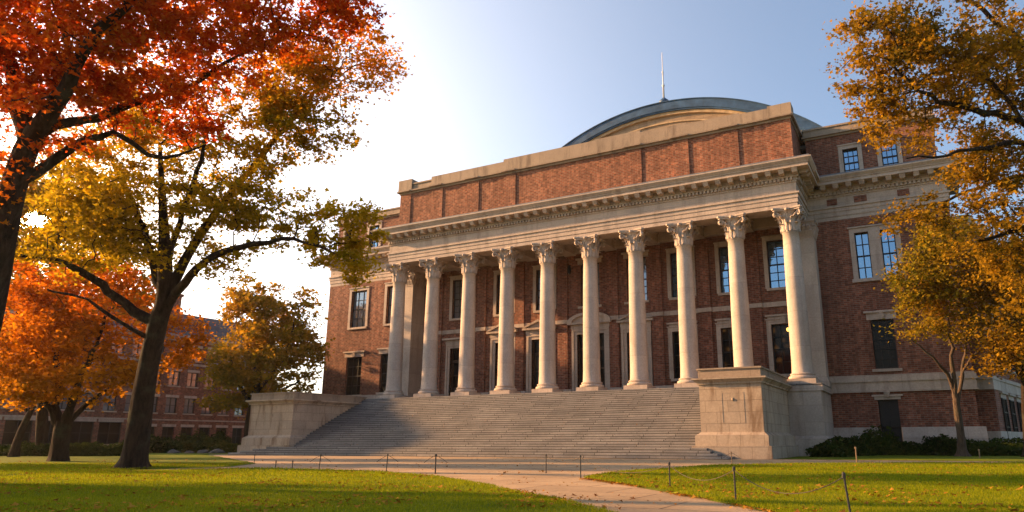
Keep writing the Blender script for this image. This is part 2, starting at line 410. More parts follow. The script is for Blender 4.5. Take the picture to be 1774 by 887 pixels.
def window(par, T, u0, u1, v0, v1, nx=2, nz=4, glass='glass_dark', w=.25, surround=None, sill=True, lintel=None, key=False, stone='stone', lamp=None, sash=True):
    """dark framed window: frame mesh > pane, sill, surround, lintel"""
    f = MB(); fw = .075
    tbox(f, T, u0, u0+fw, v0, v1, w-.08, w+.02); tbox(f, T, u1-fw, u1, v0, v1, w-.08, w+.02)
    tbox(f, T, u0+fw, u1-fw, v0, v0+fw, w-.08, w+.02); tbox(f, T, u0+fw, u1-fw, v1-fw, v1, w-.08, w+.02)
    for k in range(1, nx):
        u = u0+(u1-u0)*k/nx; b = .028 if nx > 2 and k*2 != nx else .038
        tbox(f, T, u-b, u+b, v0+fw, v1-fw, w-.05, w+.01)
    for k in range(1, nz):
        v = v0+(v1-v0)*k/nz; b = .05 if (sash and k*2 == nz) else .022
        tbox(f, T, u0+fw, u1-fw, v-b, v+b, w-.06, w+.005)
    fr = f.build('window', M['frame'], par)
    p = MB(); tilt = random.uniform(-.006, .006)
    p.add([T(u0+.03, v0+.03, w+.015), T(u1-.03, v0+.03, w+.015+tilt), T(u1-.03, v1-.03, w+.015-tilt), T(u0+.03, v1-.03, w+.015)], [(0, 1, 2, 3)])
    p.build('pane', M[glass], fr, fix=False)
    if sill:
        s = MB(); tbox(s, T, u0-.22, u1+.22, v0-.20, v0, -.16, .2); s.build('sill', M[stone], fr)
    if surround:
        s = MB(); b = surround
        tbox(s, T, u0-b, u0, v0, v1, -.07, .1); tbox(s, T, u1, u1+b, v0, v1, -.07, .1); tbox(s, T, u0-b, u1+b, v1, v1+b, -.07, .1)
        tbox(s, T, u0-b-.06, u1+b+.06, v1+b, v1+b+.09, -.15, .05)
        s.build('surround', M[stone], fr)
    if lintel:
        s = MB(); tbox(s, T, u0-.25, u1+.25, v1, v1+lintel, -.06, .1); tbox(s, T, u0-.40, u1+.40, v1+lintel, v1+lintel+.14, -.2, .05)
        if key:
            uc = (u0+u1)/2
            s.add([T(uc-.14, v1-.0, -.16), T(uc+.14, v1, -.16), T(uc+.22, v1+lintel*.7, -.24), T(uc, v1+lintel+.02, -.26), T(uc-.22, v1+lintel*.7, -.24),
                   T(uc-.14, v1, 0), T(uc+.14, v1, 0), T(uc+.22, v1+lintel*.7, 0), T(uc, v1+lintel+.02, 0), T(uc-.22, v1+lintel*.7, 0)],
                  [(0, 1, 2, 3, 4), (0, 5, 6, 1), (1, 6, 7, 2), (2, 7, 8, 3), (3, 8, 9, 4), (4, 9, 5, 0)])
        s.build('lintel', M[stone], fr)
    if lamp:
        l = MB(); c = np.array(T(lamp[0], lamp[1], w-.07)); l.lathe([(.04, c[2]-.14), (.10, c[2]-.09), (.115, c[2]+.08), (.05, c[2]+.15)], 10, (c[0], c[1]))
        l.build('lamp', M['lamp'], fr, True)
    return fr

# ================================================================== LIBRARY
WY = 4.2        # wing wall plane
PY = 4.5        # portico rear wall plane
FZ = 4.75       # portico floor
LX, RX = -13.2, 46.4
lib = thing('library_building', (18, 4.5, 0), 'long red brick library with ten white columns and a blue green vaulted roof', 'library')
Tw = lambda u, v, w: (u, WY+w, v)
Tp = lambda u, v, w: (u, PY+w, v)
Ta = lambda u, v, w: (u, 4.6+w, v)

# --- window tables (x0,x1,z0,z1)
UPW = [(3.0, 4.9), (8.1, 9.9), (12.4, 14.2), (16.95, 18.8), (21.4, 23.2), (25.4, 27.2), (29.55, 31.4), (33.42, 35.4)]
LOW_D = [(2.95, 4.7, 9.7), (8.1, 9.8, 9.9), (12.0, 13.7, 9.95), (16.6, 19.2, 10.1), (21.3, 23.0, 9.95)]
LOW_W = [(25.3, 27.1), (29.35, 31.1), (33.3, 35.2)]
mb = MB()
holes = [(a, b, 12.6, 16.45) for a, b in UPW]+[(a, b, FZ, c) for a, b, c in LOW_D]+[(a, b, 5.9, 9.75) for a, b in LOW_W]
wall_with_holes(mb, -.6, 36.7, FZ, 17.6, holes, Tp, .4)
mb.build('portico_wall', M['brick'], lib)
# brick pilasters between bays
for x in (2.0-.6, 6.5, 10.7, 15.2, 20.1, 24.1, 28.2, 32.2):
    mb = MB(); mb.box(x-.5, x+.5, PY-.16, PY-.001, FZ+.63, 11.12); mb.box(x-.5, x+.5, PY-.16, PY-.001, 11.5, 17.2)
    mb.build('brick_pilaster', M['brick2'], lib)
mb = MB()
mb.box(-.6, 36.7, PY-.10, PY-.001, 11.12, 11.5)
for x in (2.0-.6, 6.5, 10.7, 15.2, 20.1, 24.1, 28.2, 32.2):
    mb.box(x-.56, x+.56, PY-.26, PY-.10, 11.14, 11.48)
xs = -.6
for a, b in sorted([(a-.5, b+.5) for a, b, _ in LOW_D]+[(36.7, 36.7)]):
    if a > xs: mb.box(xs, a, PY-.3, PY-.001, FZ, FZ+.5); mb.box(xs, a, PY-.24, PY-.001, FZ+.5, FZ+.62)
    xs = b
mb.build('portico_band', M['stone'], lib)
for i, (a, b) in enumerate(UPW):
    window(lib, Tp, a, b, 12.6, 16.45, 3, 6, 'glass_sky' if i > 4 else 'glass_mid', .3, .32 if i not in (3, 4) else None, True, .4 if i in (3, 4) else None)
for i, (a, b) in enumerate(LOW_W):
    window(lib, Tp, a, b, 5.9, 9.75, 3, 4, 'glass_lit' if i > 0 else 'glass_dark', .3, .35, True, .6, True, lamp=((a+b)/2+.25, 9.3) if i > 0 else None)
# doors with stone surrounds and pediments
for i, (a, b, zt) in enumerate(LOW_D):
    d = MB(); fr = .1
    tbox(d, Tp, a, a+fr, FZ, zt, .28, .4); tbox(d, Tp, b-fr, b, FZ, zt, .28, .4); tbox(d, Tp, a+fr, b-fr, zt-fr, zt, .28, .4)
    tbox(d, Tp, a+fr, b-fr, zt-1.25, zt-1.13, .28, .4)
    n = 4 if i == 3 else 2
    for k in range(n):
        u0 = a+fr+(b-a-2*fr)*k/n; u1 = a+fr+(b-a-2*fr)*(k+1)/n
        tbox(d, Tp, u0+.01, u0+.12, FZ+.02, zt-1.26, .30, .37); tbox(d, Tp, u1-.12, u1-.01, FZ+.02, zt-1.26, .30, .37)
        for v in (FZ+.02, FZ+1.1, FZ+2.3, zt-1.4): tbox(d, Tp, u0+.12, u1-.12, v, v+.14, .305, .365)
        tbox(d, Tp, u0+.12, u1-.12, FZ+.16, FZ+1.1, .32, .35)
    dr = d.build('door', M['wood'], lib)
    p = MB(); p.add([Tp(a+.05, FZ+.05, .385), Tp(b-.05, FZ+.05, .385), Tp(b-.05, zt-.05, .385), Tp(a+.05, zt-.05, .385)], [(0, 1, 2, 3)])
    p.build('pane', M['glass_dark'], dr, fix=False)
    s = MB(); w = .5 if i else .42
    for (lo, hi, w0) in ((0, .55, -.10), (.55, 1.0, -.17)):
        tbox(s, Tp, a-w*hi, a-w*lo, FZ, zt+w*lo, w0, .2); tbox(s, Tp, b+w*lo, b+w*hi, FZ, zt+w*lo, w0, .2)
        tbox(s, Tp, a-w*hi, b+w*hi, zt+w*lo, zt+w*hi, w0-.003, .2)
    tbox(s, Tp, a-w-.05, b+w+.05, zt+w, zt+w+.35, -.2, .1)
    tbox(s, Tp, a-w-.28, b+w+.28, zt+w+.35, zt+w+.52, -.5, .1)
    s.build('door_surround', M['stone'], dr)
    if i:
        s = MB(); z0 = zt+w+.522; u0, u1 = a-w-.3, b+w+.3; uc = (u0+u1)/2; h = .75 if i != 3 else .85
        if i == 3: top = [(uc+(u1-uc)*math.cos(t), z0+h*math.sin(t)) for t in np.linspace(0, PI, 13)]
        else: top = [(u1, z0+.06), (uc, z0+h), (u0, z0+.06)]
        inn = [(uc+(x-uc)*.78, z0+(z-z0)*.72) for x, z in top]
        s.extrude_xz([(u1, z0), *top, (u0, z0)] if i != 3 else top, PY-.3, PY)
        for k in range(len(top)-1):
            q = [top[k], top[k+1], inn[k+1], inn[k]]
            s.extrude_xz(q, PY-.52, PY-.3)
        s.build('pediment', M['stone'], dr)
# --- floor, podium
mb = MB(); mb.box(-2.2, 37.3, -1.1, PY+1, FZ-.12, FZ); mb.box(-2.2, 35.0, -.9, PY+1, 0, FZ-.12)
mb.build('portico_floor', M['steps'], lib)
mb = MB(); mb.box(35.001, 37.2, -1.0, WY, 1.3, FZ-.5); mb.box(35.001, 37.5, -1.2, WY-.02, 0, 1.1); mb.frustum((35.001, 37.45, -1.15, WY-.02, 1.102), (35.001, 37.25, -1.05, WY-.02, 1.3)); mb.box(35.001, 37.35, -1.08, WY-.02, FZ-.5, FZ-.121)
mb.build('podium', M['stone'], lib)

# --- columns (shaft > base, capital)
def column_meshes():
    z0, z1 = 5.5, 15.55
    prof = []
    for k in range(13):
        t = k/12; r = .69-.125*(t**1.7); prof.append((r, z0+(z1-z0)*t))
    prof = [(.76, z0-.06), (.72, z0+.04)]+prof[1:]+[(.62, z1+.02), (.62, z1+.08)]
    sh = MB().lathe(prof, 40)
    ba = MB().box(-.95, .95, -.95, .95, FZ, FZ+.33)
    ring = [(.92, FZ+.331), (.96, FZ+.40), (.96, FZ+.47), (.92, FZ+.54), (.82, FZ+.56), (.80, FZ+.62), (.84, FZ+.64), (.86, FZ+.68), (.82, FZ+.73), (.77, FZ+.745)]
    ba.lathe(ring, 36)
    ca = MB()
    bz = 15.63; H = 17.33-bz
    ca.lathe([(.60, bz), (.61, bz+.5), (.66, bz+1.0), (.76, bz+1.3), (.90, bz+1.46)], 32)
    def leaf(ang, zb, h, w, r, curl):
        n = 7; pr = []
        for k in range(n):
            t = k/(n-1)
            rr = r+.05*t+curl*max(0, t-.55)**1.5*3.2; zz = zb+h*(t if t < .8 else .8+(t-.8)*.25-(max(0, t-.92)*1.2))
            ww = w*(1-.15*t) if t < .75 else w*(1-.15*t)*(1-(t-.75)*1.7)
            pr.append((rr, zz, ww))
        vs = []; ca_, sa = math.cos(ang), math.sin(ang)
        for rr, zz, ww in pr:
            for s_, dr in ((-1, -.03), (-.5, .045), (0, .015), (.5, .045), (1, -.03)):
                x = rr+dr+.02; y = s_*ww/2
                vs.append((x*ca_-y*sa, x*sa+y*ca_, zz))
        fs = [(i*5+j, i*5+j+1, i*5+6+j, i*5+5+j) for i in range(n-1) for j in range(4)]
        ca.add(vs, fs)
    for k in range(8): leaf(2*PI*k/8, bz, .74, .46, .62, .26)
    for k in range(8): leaf(2*PI*(k+.5)/8, bz+.1, 1.14, .42, .64, .34)
    for k in range(4):                     # corner volutes
        a = PI/4+k*PI/2
        for s_ in (-1, 1):
            pts = []
            for j in range(20):
                t = j/19
                if t < .45:
                    q = t/.45; r_ = .70+.40*q; z_ = bz+.9+.52*q; dev = .26*(1-q)
                else:
                    q = (t-.45)/.55; th = PI*.5-q*PI*2.4; rad = .20*(1-.72*q)
                    r_ = 1.12+rad*math.cos(th)+.04; z_ = bz+1.22+rad*math.sin(th); dev = 0
                dd = (dev+.05)*s_
                pts.append((r_*math.cos(a)-dd*math.sin(a), r_*math.sin(a)+dd*math.cos(a), z_))
            ca.tube(pts, [.062]*20, 5)
        a2 = k*PI/2                         # small inner helices and fleuron
        for s_ in (-1, 1):
            pts = [((.66+.12*t)*math.cos(a2)-(.30-.22*t)*s_*math.sin(a2), (.66+.12*t)*math.sin(a2)+(.30-.22*t)*s_*math.cos(a2), bz+.92+.42*math.sin(t*PI*.62)) for t in np.linspace(0, 1, 7)]
            ca.tube(pts, [.045]*7, 5)
        c = (.95*math.cos(a2), .95*math.sin(a2)); ca.lathe([(.04, bz+1.42), (.15, bz+1.47), (.15, bz+1.6), (.05, bz+1.66)], 8, c)
    def abac(r, d, z0_, z1_):
        pts = []
        for k in range(4):
            a = PI/4+k*PI/2
            for j in range(8):
                t = j/8; x0, y0 = r*math.cos(a-.07), r*math.sin(a-.07)
                a1 = a+PI/2
                p0 = np.array([r*math.cos(a+.07), r*math.sin(a+.07)]); p1 = np.array([r*math.cos(a1-.07), r*math.sin(a1-.07)])
                m = p0*(1-t)+p1*t; nn = -np.array([math.cos(a+PI/4), math.sin(a+PI/4)])
                pts.append(tuple(m+nn*d*math.sin(PI*t)))
            pts.append((r*math.cos(a1-.07), r*math.sin(a1-.07)))
        ca.prism(pts, z0_, z1_)
    abac(1.34, .16, bz+1.46, bz+1.57); abac(1.44, .16, bz+1.572, H+bz-.004)
    return sh, ba, ca
sh, ba, ca = column_meshes()
shaft0 = sh.build('column', M['column'], None, True); base0 = ba.build('base', M['stone'], None); cap0 = ca.build('capital', M['stone'], None)
for nm, o in (('base', base0), ('capital', cap0)): o.parent = shaft0
LOFF = np.array(lib.location)
def put_column(o, x, y):
    o.parent = lib; o.location = (x-LOFF[0], y-LOFF[1], -LOFF[2])
put_column(shaft0, 0.0, 0.0)
for i in range(1, 10):
    c = shaft0.copy(); COL.objects.link(c); put_column(c, i*4.0, 0.0)
    for ch in (base0, cap0):
        d = ch.copy(); COL.objects.link(d); d.parent = c
    r = 1.0
# mesh smoothing by angle for shafts' data only
# --- antae (square end piers with capitals)
def anta(x0, x1, y0, y1):
    m = MB(); m.box(x0, x1, y0, y1, FZ+.75, 15.9)
    o = m.build('pilaster', M['column'], lib)
    m = MB(); m.box(x0-.14, x1+.14, y0-.14, y1, FZ, FZ+.4); m.frustum((x0-.12, x1+.12, y0-.12, y1, FZ+.401), (x0-.02, x1+.02, y0-.02, y1, FZ+.75)); m.build('base', M['stone'], o)
    m = MB(); m.box(x0-.05, x1+.05, y0-.05, y1, 15.9, 16.0)
    m.frustum((x0-.01, x1+.01, y0-.01, y1, 16.0), (x0-.2, x1+.2, y0-.2, y1, 17.1)); m.box(x0-.27, x1+.27, y0-.27, y1, 17.1, 17.325)
    n = 4
    for k in range(n):
        for (zz, h, pr) in ((16.02, .5, .10), (16.1, .85, .18)):
            xc = x0+(x1-x0)*(k+(.5 if h < .6 else .0))/n+.02; 
            m.frustum((xc-.13, xc+.13, y0-.05, y0, zz), (xc-.11, xc+.11, y0-.12-pr, y0, zz+h*.8)); m.frustum((xc-.11, xc+.11, y0-.12-pr, y0-.02, zz+h*.8), (xc-.08, xc+.08, y0-.05-pr, y0-.02, zz+h))
            yc = y0+(y1-y0)*(k+.5)/n
            m.frustum((x0-.05, x0, yc-.13, yc+.13, zz), (x0-.12-pr, x0, yc-.11, yc+.11, zz+h*.8)); m.frustum((x1, x1+.05, yc-.13, yc+.13, zz), (x1, x1+.12+pr, yc-.11, yc+.11, zz+h*.8))
    for xx in (x0-.12, x1+.12):
        m.tube([(xx+.16*math.cos(t)*.9, y0-.16, 16.9+.16*math.sin(t)) for t in np.linspace(0, 5.5, 12)], [.05]*12, 5)
    m.build('capital', M['stone'], o)
anta(-1.75, -.45, 2.6, PY); anta(35.9, 37.2, 2.9, WY+.2)

# --- entablature and cornice: stacked projecting courses with dentils and modillions
def courses(par, x0, x1, y0, yb, left=True, right=True, arch=True, nm='entablature', z_off=0.0):
    def B(m, p, z0, z1):
        m.box(x0-(p if left else 0), x1+(p if right else 0), y0-p, yb, z0+z_off, z1+z_off)
    m = MB()
    if arch:
        B(m, 0, 17.332, 17.66); B(m, .05, 17.66, 18.0); B(m, .10, 18.0, 18.3)
    B(m, .2, 18.3, 18.42); B(m, .02, 18.42, 19.18)
    e = m.build(nm, M['stone'], par)
    m = MB(); B(m, .10, 19.18, 19.30); B(m, .14, 19.30, 19.52); B(m, .28, 19.52, 19.62); B(m, .26, 19.62, 19.95)
    x = x0+.05
    while x < x1-.05:
        m.box(x, x+.15, y0-.29, y0-.14, 19.31+z_off, 19.51+z_off); x += .29
    for sx, on in ((x0, left), (x1, right)):
        if on:
            y = y0+.02
            while y < min(yb, y0+8):
                if sx == x0: m.box(sx-.30, sx-.14, y, y+.15, 19.32+z_off, 19.50+z_off)
                else: m.box(sx+.14, sx+.30, y, y+.15, 19.32+z_off, 19.50+z_off)
                y += .27
    x = x0-(.3 if left else -.3)
    while x < x1+(.3 if right else 0)-.2:
        m.frustum((x, x+.36, y0-.86, y0-.30, 19.66+z_off), (x-.02, x+.38, y0-1.04, y0-.30, 19.95+z_off)); x += .92
    for sx, on in ((x0, left), (x1, right)):
        if on:
            y = y0-.3
            while y < min(yb-.5, y0+9):
                if sx == x0: m.frustum((sx-.80, sx-.36, y, y+.34, 19.72+z_off), (sx-1.0, sx-.36, y-.02, y+.36, 19.95+z_off))
                else: m.frustum((sx+.36, sx+.80, y, y+.34, 19.72+z_off), (sx+.36, sx+1.0, y-.02, y+.36, 19.95+z_off))
                y += .80
    B(m, 1.08, 19.952, 20.2); B(m, 1.16, 20.2, 20.27); 
    a, b = 1.18, 1.36
    m.frustum((x0-(a if left else 0), x1+(a if right else 0), y0-a, yb, 20.272+z_off), (x0-(b if left else 0), x1+(b if right else 0), y0-b, yb, 20.46+z_off))
    B(m, 1.36, 20.462, 20.54)
    co = m.build('cornice', M['stone'], par)
    m = MB(); B(m, 1.22, 20.542, 20.68); m.build('lead_edge', M['lead'], co)
    return e
ent = courses(lib, -.75, 36.75, -.75, .75, True, True, True)
for s_ in (-1, 1):                               # sides of the portico block behind the front beam
    mb = MB()
    for z0, z1, p in ((17.332, 17.66, 0), (17.66, 18.0, .05), (18.0, 18.3, .1), (18.3, 18.42, .2), (18.42, 19.18, .02), (19.18, 19.3, .1), (19.3, 19.52, .14), (19.52, 19.62, .34), (19.62, 19.95, .36), (19.952, 20.2, 1.08), (20.2, 20.27, 1.16), (20.272, 20.54, 1.3)):
        if s_ < 0: mb.box(-.75-p, .75, .752, WY+.3, z0, z1)
        else: mb.box(35.25, 36.75+p, .752, WY+.3, z0, z1)
    y = 1.0
    while y < WY-1.2:
        a, b = (-.75-.8, -.75-.36) if s_ < 0 else (36.75+.36, 36.75+.8)
        mb.box(a, b, y, y+.34, 19.72, 19.95); y += .8
    mb.build('entablature_return', M['stone'], lib)
mb = MB()                                    # beams and coffered ceiling
mb.box(.75, 35.25, .75, PY+.1, 18.25, 18.45)
for i in range(1, 9): mb.box(i*4-.55, i*4+.55, .752, PY-.002, 17.34, 18.25); mb.box(i*4-.7, i*4+.7, .752, PY-.002, 18.05, 18.25-.004)
mb.box(.75, 35.25, PY-.5, PY+.05, 17.45, 18.248)
mb.box(.75, 35.25, .752, .95, 18.0, 18.247)
mb.build('portico_ceiling', M['stone'], lib)
mb = MB()                                    # lead covered slope above the cornice
mb.frustum((-2.0, 38.0, -2.0, 6, 20.542), (-.9, 36.7, .42, 6, 21.08))
mb.build('lead_flashing', M['lead'], lib)
# --- central attic
mb = MB(); mb.box(-.85, 36.55, .62, 11.5, 20.6, 24.75)
mb.build('attic_wall', M['brickpan'], lib)
STR = [(-.9, .4), (2.96, 4.25), (7.1, 8.4), (11.1, 12.4), (23.2, 24.55), (27.3, 28.6), (31.3, 32.6), (35.2, 36.6)]
for a, b in STR:
    wide = (a, b) in STR
    mb = MB(); mb.box(a, b, .54 if wide else .585, .619, 21.12, 24.74); ap = mb.build('attic_pilaster', M['brickpan'], lib)
    if wide:
        mb = MB(); mb.box(a-.06, b+.06, .36, .619, 20.96, 21.12); mb.build('plinth', M['coping'], ap)
mb = MB()
mb.box(-.95, 36.65, .46, 11.6, 24.752, 24.92); mb.box(-1.15, 36.85, .26, 11.8, 24.92, 25.06)
mb.box(-.9, 36.6, .5, 11.5, 25.062, 25.62); mb.box(-1.0, 36.7, .4, 11.6, 25.62, 25.76)
for a, b, h in [(-1.05, .6, .42), (3.0, 11.2, .2), (11.2, 20.4, .42), (20.4, 24.6, .5), (24.6, 28.6, .3), (28.6, 32.8, .2), (32.8, 35.0, .08), (35.0, 36.75, .24)]:
    mb.box(a, b, .34, 1.6, 25.063, 25.78+h)
for a, b in STR: mb.box(a-.1, b+.1, .16, .26, 24.93, 25.06)
mb.build('coping', M['coping'], lib)

# --- wings
def wing(x0, x1, left, right, lows, ups, attics, basement=None, groups=None):
    holes = [(a, b, z0, z1) for a, b, z0, z1 in lows+ups]
    m = MB(); wall_with_holes(m, x0, x1, 5.55, 17.35, holes, Tw, .4)
    xs = x0 if left else x1
    Ts = lambda u, v, w: (xs+(w if left else -w), u, v)
    wall_with_holes(m, WY, 26, 5.55, 17.35, [], Ts, .3)
    m.build('wing_wall', M['brick'], lib)
    m = MB()
    bh = [basement] if basement else []
    wall_with_holes(m, x0+.05, x1-.05, 1.9, 4.5, [(b[0], b[1], 1.9, b[3]) for b in bh], lambda u, v, w: (u, WY+.02+w, v), .5)
    wall_with_holes(m, WY+.02, 26, 1.9, 4.5, [], lambda u, v, w: (xs+((.05+w) if left else -(.05+w)), u, v), .3)
    m.build('basement_wall', M['brick2'], lib)
    m = MB(); pl = .28; pr = .28
    lo, hi = (x0-.28 if left else x0), (x1+.28 if right else x1)
    def bx(p, z0, z1): 
        m.box(x0-(p if left else 0), x1+(p if right else 0), WY-p, WY+3, z0, z1)
    bx(.12, 4.45, 5.05); bx(.22, 5.05, 5.2); bx(.16, 5.2, 5.42); bx(.06, 5.42, 5.552); bx(.2, 4.33, 4.45)
    segs = [(x0-(.3 if left else 0), x1+(.3 if right else 0))]
    if basement: segs = [(segs[0][0], basement[0]-.05), (basement[1]+.05, segs[0][1])]
    for a, b in segs:
        m.box(a, b, WY-.3, WY+3, 0, 1.25); m.frustum((a, b, WY-.28, WY+3, 1.25), (a, b, WY-.1, WY+3, 1.9))
    m.build('belt_course', M['stone'], lib)
    courses(lib, x0, x1, WY+.0, WY+4, left, right, True, 'wing_entablature')
    m = MB(); m.frustum((x0-(1.2 if left else 0), x1+(1.2 if right else 0), WY-1.2, WY+8, 20.542), (x0, x1, WY+.35, WY+8, 20.85))
    m.build('lead_flashing', M['lead'], lib)
    m = MB(); wall_with_holes(m, x0+.3, x1-.3, 20.6, 24.35, attics, Ta, .4)
    xa = x0+.3 if left else x1-.3
    wall_with_holes(m, 4.6, 26, 20.6, 24.35, [], lambda u, v, w: (xa+(w if left else -w), u, v), .3)
    m.build('attic_wall', M['brick'], lib)
    m = MB(); m.box(x0+.2, x1-.2, 4.48, 26, 24.35, 24.5); m.box(x0+.05, x1-.05, 4.3, 26, 24.5, 24.62); m.box(x0+.2, x1-.2, 4.42, 26, 24.622, 25.1); m.box(x0+.12, x1-.12, 4.34, 26, 25.1, 25.24)
    m.build('coping', M['coping'], lib)
RW_U = [(39.95, 40.92, 12.6, 16.15), (41.72, 42.69, 12.6, 16.15)]
wing(36.75, RX, False, True, [(40.4, 41.9, 5.95, 9.5)], RW_U, [(39.72, 40.82, 20.9, 23.1), (42.45, 43.55, 20.9, 23.1)], (40.3, 41.6, 0, 3.8))
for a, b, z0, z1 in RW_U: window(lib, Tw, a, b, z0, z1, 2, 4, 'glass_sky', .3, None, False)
m = MB(); tbox(m, Tw, 39.6, 39.95, 12.6, 16.15, -.08, .1); tbox(m, Tw, 40.92, 41.72, 12.6, 16.15, -.08, .1); tbox(m, Tw, 42.69, 43.04, 12.6, 16.15, -.08, .1)
tbox(m, Tw, 39.6, 43.04, 16.15, 16.5, -.08, .1); tbox(m, Tw, 39.5, 43.14, 16.5, 16.6, -.18, .1); tbox(m, Tw, 39.5, 43.14, 12.36, 12.6, -.18, .2)
m.build('twin_window_surround', M['stone'], lib)
window(lib, Tw, 40.4, 41.9, 5.95, 9.5, 3, 5, 'glass_dark', .32, None, True, .5, True)
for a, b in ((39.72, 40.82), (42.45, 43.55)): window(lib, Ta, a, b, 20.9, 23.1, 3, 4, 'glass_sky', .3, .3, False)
# basement door
m = MB(); tbox(m, Tw, 40.3, 41.6, 0, 3.8, .4, .45)
for u in (40.32, 40.93, 41.5): tbox(m, Tw, u, u+.08, 0, 3.78, .34, .4)
for v in (.1, 1.3, 2.6, 3.65): tbox(m, Tw, 40.4, 41.5, v, v+.1, .35, .4)
bd = m.build('basement_door', M['frame'], lib)
m = MB(); tbox(m, Tw, 40.1, 41.8, 3.8, 4.02, -.06, .1); tbox(m, Tw, 39.95, 41.95, 4.02, 4.14, -.16, .05); m.frustum((40.85, 41.05, WY-.2, WY, 3.95), (40.75, 41.15, WY-.28, WY, 4.3)); m.frustum((40.75, 41.15, WY-.28, WY, 4.301), (40.93, 40.97, WY-.24, WY, 4.5))
m.build('lintel', M['stone'], bd)
for a, b in ((38.25, 39.0), (40.2, 41.1), (43.2, 44.0)):    # brick panels let into the frieze of the wing
    m = MB(); m.box(a, b, WY-.05, WY-.018, 18.55, 19.05); m.build('frieze_panel', M['brick2'], lib)
LW_L = [(-10.05, -7.95, 5.6, 9.5), (-5.47, -3.4, 5.75, 9.6)]; LW_U = [(-9.9, -7.8, 12.6, 16.5), (-5.07, -3.0, 12.65, 16.6)]
wing(LX, -.75, True, False, LW_L, LW_U, [(-8.4, -7.0, 21.3, 23.7), (-11.9, -10.5, 21.3, 23.7)])
for a, b, z0, z1 in LW_L: window(lib, Tw, a, b, z0, z1, 3, 4, 'glass_dark', .32, None, True, .45, True)
for a, b, z0, z1 in LW_U: window(lib, Tw, a, b, z0, z1, 3, 4, 'glass_mid', .32, .3, True)
for a, b in ((-8.4, -7.0), (-11.9, -10.5)): window(lib, Ta, a, b, 21.3, 23.7, 3, 4, 'glass_sky', .3, .3, False)
m = MB(); m.box(LX+.4, RX-.4, 5.2, 26, 24.0, 24.3); m.box(-.8, 36.5, .9, 11.4, 25.2, 25.5); m.box(LX+.2, RX-.2, 26, 26.3, 0, 24.4)
m.build('flat_roof', M['lead'], lib)
# rear extension seen past the right corner
ext = [(46.2, 6.3), (47.3, 6.1), (47.6, 6.1), (50.4, 18.2), (51.6, 17.9), (53.0, 24), (48, 30), (40, 30)]
def offs(p):
    out = []
    c = np.mean(ext, axis=0)
    for x, y in ext:
        v = np.array([x, y])-c; v = v/np.linalg.norm(v); out.append((x+v[0]*p, y+v[1]*p))
    return out
m = MB(); m.prism(offs(0), 0, 16); m.build('rear_wall', M['brick2'], lib)
m = MB(); m.prism(offs(.3), 0, 1.6); m.prism(offs(.2), 4.4, 5.1); m.prism(offs(.34), 5.1, 5.35); m.prism(offs(.2), 16, 17); m.build('rear_belt_course', M['stone'], lib)
A_, B_ = np.array([47.6, 6.1]), np.array([50.4, 18.2]); dr = (B_-A_)/np.linalg.norm(B_-A_); nr = np.array([-dr[1], dr[0]])
Te = lambda u, v, w: (A_[0]+dr[0]*u+nr[0]*(w-.02)-0, A_[1]+dr[1]*u+nr[1]*(w-.02), v)
for u in (2.0, 5.2, 8.6):
    window(lib, Te, u, u+1.6, .9, 3.9, 2, 3, 'glass_dark', -.02, None, True, .3); window(lib, Te, u, u+1.6, 6.2, 9.6, 2, 4, 'glass_dark', -.02, None, True, .3)

# --- vaulted roof
VX, VY, VZ, VR = 22.4, 12.0, 34.15-23.0, 23.0
def arc(r, n=60, zmin=24.2):
    am = math.acos(min(1, (zmin-VZ)/r)); return [(VX+r*math.sin(t), VZ+r*math.cos(t)) for t in np.linspace(-am, am, n)]
def arc_band(m, r0, r1, y0, y1, n=60):
    a, b = arc(r0, n), arc(r1, n); k = len(a)
    vs = [(x, y0, z) for x, z in a]+[(x, y0, z) for x, z in b]+[(x, y1, z) for x, z in a]+[(x, y1, z) for x, z in b]; fs = []
    for i in range(k-1):
        fs += [(i, i+1, k+i+1, k+i), (2*k+i+1, 2*k+i, 3*k+i, 3*k+i+1), (k+i, k+i+1, 3*k+i+1, 3*k+i), (i+1, i, 2*k+i, 2*k+i+1)]
    m.add(vs, fs)
m = MB(); arc_band(m, 22.15, 23.0, 11.4, 24); arc_band(m, 23.001, 23.07, 11.3, 11.8)
for k in range(6): arc_band(m, 23.001, 23.07, 12.5+k*2, 12.62+k*2)
arc_band(m, 22.0, 22.149, 11.5, 11.7)
vr = m.build('vaulted_roof', M['copper'], lib)
m = MB(); arc_band(m, 21.7, 22.148, 11.7, 12.0); arc_band(m, 20.9, 21.02, 11.86, 12.0); m.build('archivolt', M['gold'], vr)
m = MB(); am = arc(22.2); m.add([(x, 12.0, z) for x, z in am], [tuple(range(len(am)))])
m.build('tympanum', M['tan'], vr)
FX, FY_ = 22.7, 13.0
m = MB(); zb = VZ+math.sqrt(23.0**2-(FX-VX)**2)-.1
m.lathe([(.75, zb), (.7, zb+.25), (.45, zb+.4), (.40, zb+.7), (.52, zb+.85), (.52, zb+1.05), (.3, zb+1.25), (.16, zb+1.4)], 16, (FX, FY_)); fin = m.build('finial', M['copper'], vr, True)
m = MB(); m.lathe([(.10, zb+1.39), (.09, zb+2.7), (.15, zb+2.75), (.15, zb+2.9), (.075, zb+2.95), (.07, zb+4.3), (.1, zb+4.33), (.1, zb+4.45), (.05, zb+4.5), (.035, zb+6.6), (.01, zb+6.7)], 10, (FX, FY_)); m.build('spire', M['white'], fin, True)
# lantern hanging between the windows
m = MB(); c = (16.0, PY-.35); m.lathe([(.05, 15.6), (.16, 15.7), (.2, 16.0), (.14, 16.25), (.03, 16.4)], 10, c); m.box(15.97, 16.03, PY-.4, PY-.02, 16.4, 16.46); m.build('wall_lantern', M['frame'], lib)

